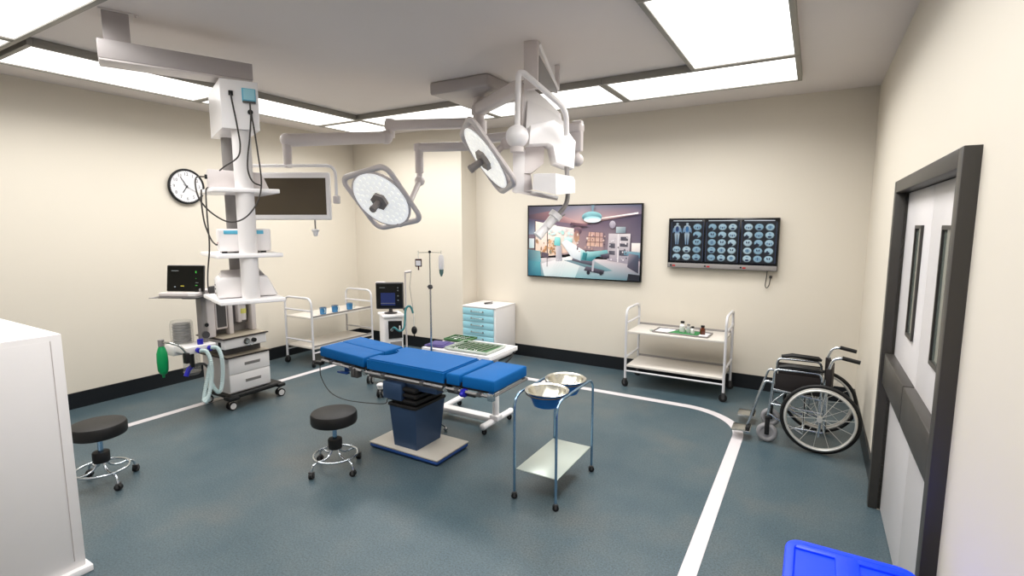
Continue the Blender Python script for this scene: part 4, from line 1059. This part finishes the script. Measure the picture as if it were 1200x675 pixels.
# cables of the tower (room coordinates, hanging just in front of and beside it)
def tw(a, b_, z): # tower-local to world
    u = Vector((math.cos(TH), math.sin(TH), 0)); n = Vector((-math.sin(TH), math.cos(TH), 0)); return TO+u*a+n*b_+Vector((0, 0, z))
def cab(pts, label, r=.0055): return tag(MB().sweep(catmull([tw(*p) for p in pts], 7), r, 8).build('cable', m_cable), label, 'cable', 'cables on the equipment tower')
def onv(x, y, b_):          # pixel onto the tower's vertical plane at local depth b_
    n = Vector((-math.sin(TH), math.cos(TH), 0)); u = Vector((math.cos(TH), math.sin(TH), 0)); Q = TO+n*b_; d = ray(x, y)
    p = CAM+d*((Q-CAM).dot(n)/d.dot(n)); q = p-TO; return (q.dot(u), q.dot(n), p.z)
cab([(.062, -.010, 2.752), (.066, -.022, 2.70), (.080, -.02, 2.60), (.092, -.02, 2.50), (.100, -.012, 2.40), (.078, -.015, 2.32), (.0, .03, 2.26), (-.03, .10, 2.235)], 'dark cable from the black socket on the tower head down to the top shelf unit')
cab([(.177, -.02, 2.70), (.177, -.024, 2.66), (.177, -.024, 2.60), (.16, -.03, 2.45), (.142, -.03, 2.33), (.138, -.03, 2.23), (.165, -.03, 2.155), (.22, -.02, 2.13)], 'dark cable from under the blue display, the shorter one ending at the top shelf')
cab([(.180, -.03, 2.63), (.195, -.03, 2.50), (.208, -.032, 2.35), (.218, -.034, 2.22), (.215, -.034, 2.11), (.18, -.034, 2.00), (.10, -.03, 1.90), (0, -.02, 1.87), (-.10, .0, 1.93), (-.165, .03, 2.02), (-.185, .06, 2.11), (-.175, .12, 2.18), (-.124, .20, 2.195)], 'long dark cable looping under the top shelf and in front of the wall clock')
tag(MB().sweep(catmull([tw(*p) for p in [(-.078, .20, 2.12), (-.115, .16, 2.11), (-.125, .12, 2.06), (-.128, .08, 1.90), (-.128, .06, 1.70)]]+[Pd(243.6, 318, 3.80), Pd(243.6, 333, 4.35), Pd(244.5, 341, 4.85), Pd(246, 344, 5.02)], 7), .0055, 8).build('cable', m_cable), 'dark cable dropping straight down the left side of the tower toward the tray clamp', 'cable', 'cables on the equipment tower')
cab([(-.150, .14, 2.10), (-.155, .13, 2.0), (-.148, .12, 1.88), (-.13, .12, 1.80), (-.105, .2, 1.735), (-.076, .295, 1.70)], 'short dark cable curving down into the side of the middle shelf unit')

# ------------------------------------------------------------------ anaesthesia machine
def machine():
    X, Y0, Y1, XB = -4.95, 2.86, 3.30, -5.42
    ox, oy = -5.18, 3.08
    t = thing('anaesthesia_machine', 'grey and white anaesthesia machine with two drawers on casters under the tower', 'anaesthesia machine', (ox, oy, 0))
    T = Matrix.Translation((-ox, -oy, 0))
    def B(n, mb, m=m_white, p=t): mb.bm.transform(T); return mb.build(n, m, p)
    B('base_frame', MB().box(XB-.02, X+.03, Y0-.02, Y1+.12, .105, .155, .02, 3).box(X-.06, X+.06, Y0-.05, Y0+.06, .10, .14, .015).box(X-.06, X+.06, Y1+.05, Y1+.14, .10, .14, .015), m_black)
    B('drawer_body', MB().box(XB, X-.012, Y0, Y1, .155, .522, .008), m_greyw)
    for z0, z1 in ((.170, .350), (.354, .520)):
        d = B('drawer', MB().box(X-.014, X+.004, Y0-.002, Y1, z0, z1, .006), m_white)
        B('handle', MB().box(X+.003, X+.012, Y0+.16, Y0+.33, (z0+z1)/2+.004, (z0+z1)/2+.018, .004).box(X+.003, X+.0045, Y0+.16, Y0+.33, (z0+z1)/2-.014, (z0+z1)/2+.004, .0005), m_grey, d)
    B('worktop', MB().box(XB, X+.02, Y0-.03, Y1+.02, .524, .532).box(XB+.01, X+.015, Y0-.025, Y1+.015, .530, .5365, .002), [m_edge]); 
    B('worktop_surface', MB().box(XB+.01, X+.008, Y0-.018, Y1+.008, .536, .540, .001), m_countertop)
    B('spacer', MB().box(XB+.02, X-.10, Y0+.03, Y1-.03, .54, .615), m_dgrey)
    u = B('control_unit', MB().box(XB, X-.005, Y0-.03, Y1-.015, .615, .718, .012, 3), m_white)
    for y, m in ((3.06, m_steel), (3.135, m_black)): B('knob', MB().sweep([(X-.005, y, .668), (X+.022, y, .668)], .022, 20), m, u)
    B('knob_ring', MB().torus((X+.004, 3.06, .668), (1, 0, 0), .028, .005, 24, 6), m_dgrey, u)
    B('drain_tube', MB().sweep(catmull([(X+.01, 3.07, .65), (X+.02, 3.10, .625), (X+.01, 3.13, .64)], 5), .005, 6), m_glassy, u)
    B('side_knob', MB().box(X-.09, X-.06, Y0-.045, Y0-.028, .64, .69, .004), m_black, u)
    B('upper_worktop', MB().box(XB, X+.012, Y0-.05, Y1, .718, .730, .002), m_edge)
    B('upper_worktop_surface', MB().box(XB+.01, X+.002, Y0-.04, Y1-.01, .730, .7345, .001), m_countertop)
    Xb = X-.17                                      # upper cabinet is set back
    B('tower_side', MB().box(Xb-.14, Xb+.02, Y0-.10, Y0-.015, .735, 1.20, .012, 3), m_greyw)
    B('tower_side', MB().box(Xb-.14, Xb, Y1-.06, Y1-.01, .735, 1.18, .008), m_greyw)
    B('rear_panel', MB().box(Xb-.14, Xb-.12, Y0-.015, Y1-.06, .735, 1.18), m_grey)
    B('top_cover', MB().box(Xb-.14, Xb+.02, Y0-.09, Y1-.01, 1.18, 1.215, .01), m_greyw)
    B('side_post', MB().box(Xb-.07, Xb+.03, Y0-.150, Y0-.10, .70, 1.24, .012, 3), m_grey)
    B('flow_meter', MB().box(Xb-.04, Xb-.005, Y0+.0, Y0+.12, .80, 1.10, .006), m_greyw)
    B('flow_meter_window', MB().box(Xb-.006, Xb-.001, Y0+.014, Y0+.106, .82, 1.08), m_dgrey)
    B('divider', MB().box(Xb-.07, Xb+.004, Y0+.13, Y0+.175, .735, 1.18, .004), m_greyw)
    B('gas_block', MB().box(Xb-.10, Xb-.06, Y0+.20, Y0+.36, .82, 1.12, .006), m_jarin)
    v = B('vaporiser', MB().cyl((Xb-.02, Y0+.29, .86), (Xb-.02, Y0+.29, 1.02), .034, seg=20).cyl((Xb-.02, Y0+.29, 1.02), (Xb-.02, Y0+.29, 1.06), .044, seg=20).box(Xb-.07, Xb+.0, Y0+.235, Y0+.27, .84, 1.10, .006), m_greyw)
    B('yellow_ring', MB().cyl((Xb-.02, Y0+.29, .93), (Xb-.02, Y0+.29, .98), .0365, seg=20), m_yellow, v)
    B('dial_cap', MB().cyl((Xb-.02, Y0+.29, 1.06), (Xb-.02, Y0+.29, 1.085), .03, seg=20), m_black, v)
    for y in (2.90, 2.97, 3.03): pass
    B('gauge', MB().sweep([(Xb+.03, Y0-.13, .785), (Xb+.07, Y0-.145, .785)], .034, 22), m_dgrey)
    B('small_knob', MB().sweep([(Xb+.05, Y0-.12, .88), (Xb+.075, Y0-.135, .88)], .018, 16), m_black)
    for (x, y, a) in ((X+.0, Y0+.0, .5), (X+.03, Y1+.085, .4), (XB+.04, Y0+.01, .2), (XB+.04, Y1+.08, .1)):
        caster('caster', t, x-ox, y-oy, .042, .026, .12, R_(60)+a, mw=m_wwheel, twin=True)
    # breathing circuit block on the left side
    bx0, bx1 = -5.22, -5.0
    blk = B('absorber_block', MB().box(bx0, bx1, 2.50, 2.78, .635, .705, .01, 3).box(bx0-.14, bx0+.02, 2.48, 2.60, .60, .70, .012), m_white)
    B('bellows_jar', MB().lathe([(.095, .70), (.098, .72), (.098, .90), (.088, .925), (.0, .93)], c=(bx0-.04, 2.60, 0), seg=28), m_jar)
    bl = MB(); pr = [(0, .712)]
    for k in range(7): pr += [(.080, .714+k*.026), (.070, .727+k*.026)]
    pr += [(.078, .895), (0, .897)]
    B('bellows', bl.lathe(pr, c=(bx0-.04, 2.60, 0), seg=28), m_jarin)
    B('absorber_canister', MB().lathe([(0, .42), (.07, .42), (.075, .44), (.075, .60), (0, .60)], c=(bx0+.02, 2.64, 0), seg=24), m_jar)
    B('canister_base', MB().lathe([(0, .385), (.06, .39), (.078, .42), (0, .421)], c=(bx0+.02, 2.64, 0), seg=24), m_grey)
    for y in (2.60, 2.71):
        q = B('hose_port', MB().sweep([(bx1-.005, y, .665), (bx1+.03, y, .662)], .024, 18), m_royal)
    B('valve_cap', MB().cyl((bx1-.05, 2.655, .70), (bx1-.05, 2.655, .755), .026), m_royal)
    B('clamp_block', MB().box(bx1-.03, bx1+.03, 2.475, 2.515, .56, .66, .008), m_black)
    B('support_stem', MB().box(bx1-.06, bx1-.03, 2.55, 2.58, .50, .64), m_black)
    B('bag_arm', MB().sweep(catmull([(bx1-.0, 2.495, .66), (bx1-.01, 2.45, .73), (bx1-.05, 2.40, .765), (bx1-.11, 2.38, .77), (bx1-.17, 2.37, .765)], 6), .010, 10), m_steel)
    B('bag_mount', MB().cyl((bx1-.175, 2.37, .73), (bx1-.175, 2.37, .79), .026), m_grey)
    bag = B('breathing_bag', MB().lathe([(0, .428), (.010, .430), (.012, .455), (.030, .468), (.043, .50), (.047, .58), (.044, .66), (.030, .71), (.018, .735), (0, .735)], c=(bx1-.175, 2.37, 0), seg=24), m_bag)
    # hoses
    def hose(pts, name='breathing_hose'):
        P = catmull(pts, 14); m = MB(); rad = [.018+.002*(1 if i % 2 else -1) for i in range(len(P))]
        m.sweep(P, .021, 12, rad=rad); return B(name, m, m_hose)
    h1 = [onx(*p, x) for p, x in (((234, 411), -4.965), ((242, 412), -4.93), ((247, 424), -4.90), ((248, 442), -4.90), ((245, 462), -4.90), ((240, 472), -4.90))]
    h2 = [onx(*p, x) for p, x in (((247, 407), -4.965), ((255, 408), -4.93), ((260, 420), -4.90), ((261, 440), -4.90), ((259, 456), -4.90), ((255, 459), -4.92), ((249, 451), -4.98), ((245, 440), -5.02))]
    hose(h1); hose(h2)
    h3 = [onx(*p, x) for p, x in (((246, 426), -5.02), ((243, 444), -5.0), ((240, 460), -4.98), ((239, 471), -4.96))]
    hose(h3)
    B('y_piece', MB().sweep([onx(239, 471, -4.93), onx(245, 466, -4.92)], .03, 12), m_hose)
    B('gas_line', MB().sweep(catmull([onx(*p, -5.05) for p in ((248, 437), (240, 427), (230, 427), (222, 432), (219, 440))], 6), .011, 8), m_dgrey)
    B('mask_elbow', MB().sweep([onx(226, 428, -5.06), onx(221, 433, -5.06), onx(218, 441, -5.06)], .022, 10), m_royal)
    B('sample_line', MB().sweep(catmull([onx(*p, -5.12) for p in ((219, 405), (217, 416), (222, 425), (232, 428))], 6), .004, 6), m_cable)
machine()
def laptop():
    # arm tray with monitor beside the machine
    c = Pd(213, 347, 4.92); rz = R_(27)
    t = thing('laptop_shelf', 'thin dark tray on a bracket arm left of the anaesthesia machine', 'shelf', c, rz)
    MB().box(-.20, .22, -.10, .17, -.010, 0, .003).build('tray', m_dgrey, t)
    MB().box(-.24, -.16, -.12, .15, -.008, -.002, .002).build('tray_lip', m_grey, t)
    MB().sweep([(-.02, .03, -.022), (.30, .10, -.030)], .013, 8).box(-.03, .12, -.02, .08, -.022, -.010, .003).build('bracket_arm', m_grey, t)
    MB().box(.235, .285, .05, .12, -.06, .09, .01).build('bracket_clamp', m_dgrey, t)
    MB().sweep([(.28, .06, .02), (.42, .05, .035)], .006, 8).build('clamp_handle', m_black, t)
    t2 = thing('patient_monitor', 'small black-screen monitor with green readings on the dark side tray', 'monitor', c+Vector((0, 0, .0005)), rz)
    Mt = Matrix.Translation((.0, .06, .0)) @ Matrix.Rotation(R_(-8), 4, 'X')
    MB().box(-.195, .185, -.008, .012, .035, .292, .010, 3, M=Mt).build('casing', m_dgrey, t2)
    MB().box(-.189, .179, -.0095, -.007, .042, .286, M=Mt).build('screen', m_scr, t2)
    MB().box(-.195, .185, -.05, .03, 0, .036, .008).build('base', m_greyw, t2)
    MB().box(.10, .168, -.052, -.048, .006, .030).build('sticker', m_white, t2)
    g = MB().box(.097, .108, -.0105, -.0095, .215, .235, M=Mt); g.box(.10, .12, -.0105, -.0095, .092, .098, M=Mt).box(.099, .107, -.0105, -.0095, .16, .165, M=Mt)
    g.build('green_reading', m_gtxt, t2)
    g = MB().box(-.145, -.075, -.0105, -.0095, .234, .240, M=Mt); g.box(-.115, -.10, -.0105, -.0095, .075, .088, M=Mt).box(.10, .13, -.0105, -.0095, .12, .124, M=Mt)
    g.build('grey_reading', m_gytxt, t2)
    MB().box(-.05, -.015, -.0105, -.0095, .085, .093, M=Mt).build('yellow_reading', m_ytxt, t2)
laptop()

# ------------------------------------------------------------------ ventilator behind the operating table
def ventilator():
    base = Vector((-4.06, 4.22, 0)); rz = R_(57)
    t = thing('ventilator', 'white ventilator cart with dark touchscreen monitor behind the operating table', 'ventilator', base, rz)
    MB().box(-.105, .105, -.13, .13, .16, .83, .018, 3).build('body', m_whiteg, t)
    MB().box(-.12, .13, -.15, .15, .83, .862, .012, 3).build('top_tray', m_whiteg, t)
    MB().hull([(-.062, -.128, .60), (.09, -.128, .60), (-.062, -.128, .80), (.09, -.128, .79), (-.062, -.145, .60), (.09, -.145, .60), (-.055, -.145, .795), (.085, -.145, .785)]).build('connection_panel', m_black, t)
    MB().sweep([(-.03, -.16, .70), (-.03, -.144, .70)], .014, 14).build('gas_outlet', m_greyw, t)
    MB().box(.052, .068, -.152, -.144, .67, .74, .003).build('catch', m_white, t)
    MB().box(-.045, .085, -.136, -.129, .42, .56, .004).build('grille', m_grey, t)
    MB().lathe([(0, .863), (.07, .863), (.075, .871), (.03, .879), (.02, .887), (.02, .95), (0, .95)]).build('screen_foot', m_dgrey, t)
    S = Matrix.Rotation(R_(-24), 4, 'Z') @ Matrix.Translation((0, 0, .078))
    s = MB().box(-.155, .150, -.035, .015, .835, 1.135, .012, 3, M=S).build('screen_housing', m_dgrey, t)
    MB().box(-.160, -.05, -.005, .022, .83, 1.142, .012, M=S).build('rear_shell', m_white, t)
    MB().box(-.145, .140, -.0375, -.034, .85, 1.12, M=S).build('screen_glass', m_scr, s)
    MB().box(-.10, .06, -.0385, -.0374, .88, 1.02, M=S).build('trace_area', m_scrnavy, s)
    g = MB().box(-.11, -.05, -.0388, -.0374, 1.075, 1.082, M=S)
    for k, z in enumerate((.93, .98, 1.04, 1.07)): g.box(.085, .10, -.0388, -.0374, z, z+.012, M=S)
    g.box(-.10, .06, -.0390, -.0386, .90, .905, M=S); g.build('screen_marks', m_gytxt, s)
    MB().box(-.23, .23, -.31, -.25, .085, .13, .02, 3).box(-.23, .23, .24, .30, .085, .13, .02, 3).box(-.06, .06, -.26, .25, .08, .16, .02).build('wheel_base', m_white, t)
    for (x, y) in ((-.20, -.28), (.20, -.28), (-.20, .27), (.20, .27)):
        c = caster('caster', t, x, y, .045, .026, .11, R_(60), mw=m_wwheel, twin=True)
        MB().ball((x, y, .135), .042, 16, sc=(1, 1, .6)).build('caster_cap', m_whiteg, c)
    bpy.context.view_layer.update(); inv = (Matrix.Translation(base) @ Matrix.Rotation(rz, 4, 'Z')).inverted()
    q = lambda x, y, d=5.62: inv @ Pd(x, y, d)
    a = q(474.5, 319, 5.66); b_ = q(475, 400, 5.66); b_.x, b_.y = a.x, a.y
    MB().cyl((a.x, a.y, .30), a, .009).build('pole', m_greyw, t)
    c = q(482, 318, 5.66)
    MB().sweep([a, c], .020, 8, flat=.7).build('pole_hook', m_greyw, t)
    MB().sweep([c, q(480, 336), q(484, 362)], .0028, 6).build('line', m_grey, t)
    z = q(474.5, 362, 5.64); MB().box(z.x-.018, z.x+.018, z.y-.018, z.y+.018, z.z-.015, z.z+.015, .004).build('pole_clamp', m_dgrey, t)
    MB().sweep(catmull([(-.03, -.155, .70), q(462, 384, 5.5), q(468, 388, 5.5), q(473, 385, 5.52), q(474.5, 376, 5.55), q(475, 364, 5.58), q(478, 359, 5.6), q(481.5, 360), q(484, 367)], 8), .011, 10).build('breathing_tube', m_teal, t)
    MB().sweep([q(484, 366), q(485, 373), q(485, 382)], .006, 8).build('bulb_line', m_glassy, t)
    w_ = q(485.5, 387); MB().ball(w_, .036, 20, sc=(.85, .85, 1.3)).cyl(w_-Vector((0, 0, .075)), w_-Vector((0, 0, .04)), .007).build('test_bulb', m_black, t)
ventilator()

# ------------------------------------------------------------------ drip stand
def drip():
    p = Vector((-3.125, 3.67, 0)); b0 = onz(505.5, 404, .75)
    p = ony(505.5, 400, 3.50); p.z = 0
    t = thing('drip_stand', 'thin steel drip stand rising behind the operating table', 'drip stand', p)
    ztop = 1.615
    MB().cyl((0, 0, .10), (0, 0, 1.30), .0085).cyl((0, 0, 1.30), (0, 0, ztop), .006).build('pole', m_steel, t)
    MB().cyl((0, 0, 1.29), (0, 0, 1.325), .018).ball((.022, -.01, 1.308), .012).ball((-.022, 0, 1.308), .010).build('height_clamp', m_dgrey, t)
    MB().ball((0, 0, ztop), .013).build('top_knob', m_black, t)
    u = Vector((math.cos(R_(30)), math.sin(R_(30)), 0))
    for s in (-1, 1):
        MB().sweep(fillet([Vector((0, 0, ztop-.004)), u*s*.10+Vector((0, 0, ztop-.006)), u*s*.10+Vector((0, 0, ztop+.012))], .01, 3), .0028, 6).build('hook', m_steel, t)
    for k in range(4):
        a = k*PI/2+.2; MB().sweep([(0, 0, .11), (.08*math.cos(a), .08*math.sin(a), .06), (.125*math.cos(a), .125*math.sin(a), .04)], .009, 8).ball((.125*math.cos(a), .125*math.sin(a), .022), .02, 12).build('foot', m_steel, t)
    MB().cyl((0, 0, .08), (0, 0, .16), .02).build('foot_hub', m_dgrey, t)
    q = p+u*-.10; q2 = p+u*.10
    t = thing('blood_bag', 'small dark red fluid bag hanging on the left hook of the drip stand', 'fluid bag', (q.x, q.y, 0), R_(30))
    MB().box(-.030, .030, -.006, .006, 1.485, 1.555, .006).build('bag', m_blood, t)
    MB().box(-.022, .022, -.0075, -.0055, 1.495, 1.54, .001).build('label', m_paper, t)
    MB().sweep([(0, 0, 1.553), (0, 0, 1.618)], .0025, 6).build('loop', m_glassy, t); MB().cyl((0, 0, 1.455), (0, 0, 1.488), .006).build('port', m_blood, t)
    t = thing('saline_bottle', 'clear fluid bottle with green drip chamber on the right hook of the drip stand', 'fluid bottle', (q2.x, q2.y, 0), R_(30))
    MB().lathe([(0, 1.46), (.018, 1.46), (.024, 1.475), (.024, 1.57), (.012, 1.59), (0, 1.592)], seg=20).build('bottle', m_white, t)
    MB().lathe([(0, 1.40), (.006, 1.40), (.018, 1.43), (.020, 1.462), (0, 1.463)], seg=18).build('drip_chamber', m_dripg, t)
    MB().sweep([(0, 0, 1.59), (0, 0, 1.618)], .0025, 6).build('loop', m_glassy, t)
drip()
# ------------------------------------------------------------------ world and view
w = bpy.data.worlds.new('world'); scene.world = w; w.use_nodes = True
w.node_tree.nodes['Background'].inputs[0].default_value = (.9, .93, 1, 1); w.node_tree.nodes['Background'].inputs[1].default_value = .25
scene.view_settings.view_transform = 'Standard'; scene.view_settings.look = 'None'; scene.view_settings.gamma = 1
scene.view_settings.use_curve_mapping = False
scene.view_settings.exposure = 0.0
scene.render.film_transparent = False
scene.cycles.max_bounces = 8; scene.cycles.diffuse_bounces = 4; scene.cycles.glossy_bounces = 4
scene.cycles.use_denoising = True
scene.cycles.sample_clamp_indirect = 4
scene.cycles.caustics_reflective = False; scene.cycles.caustics_refractive = False
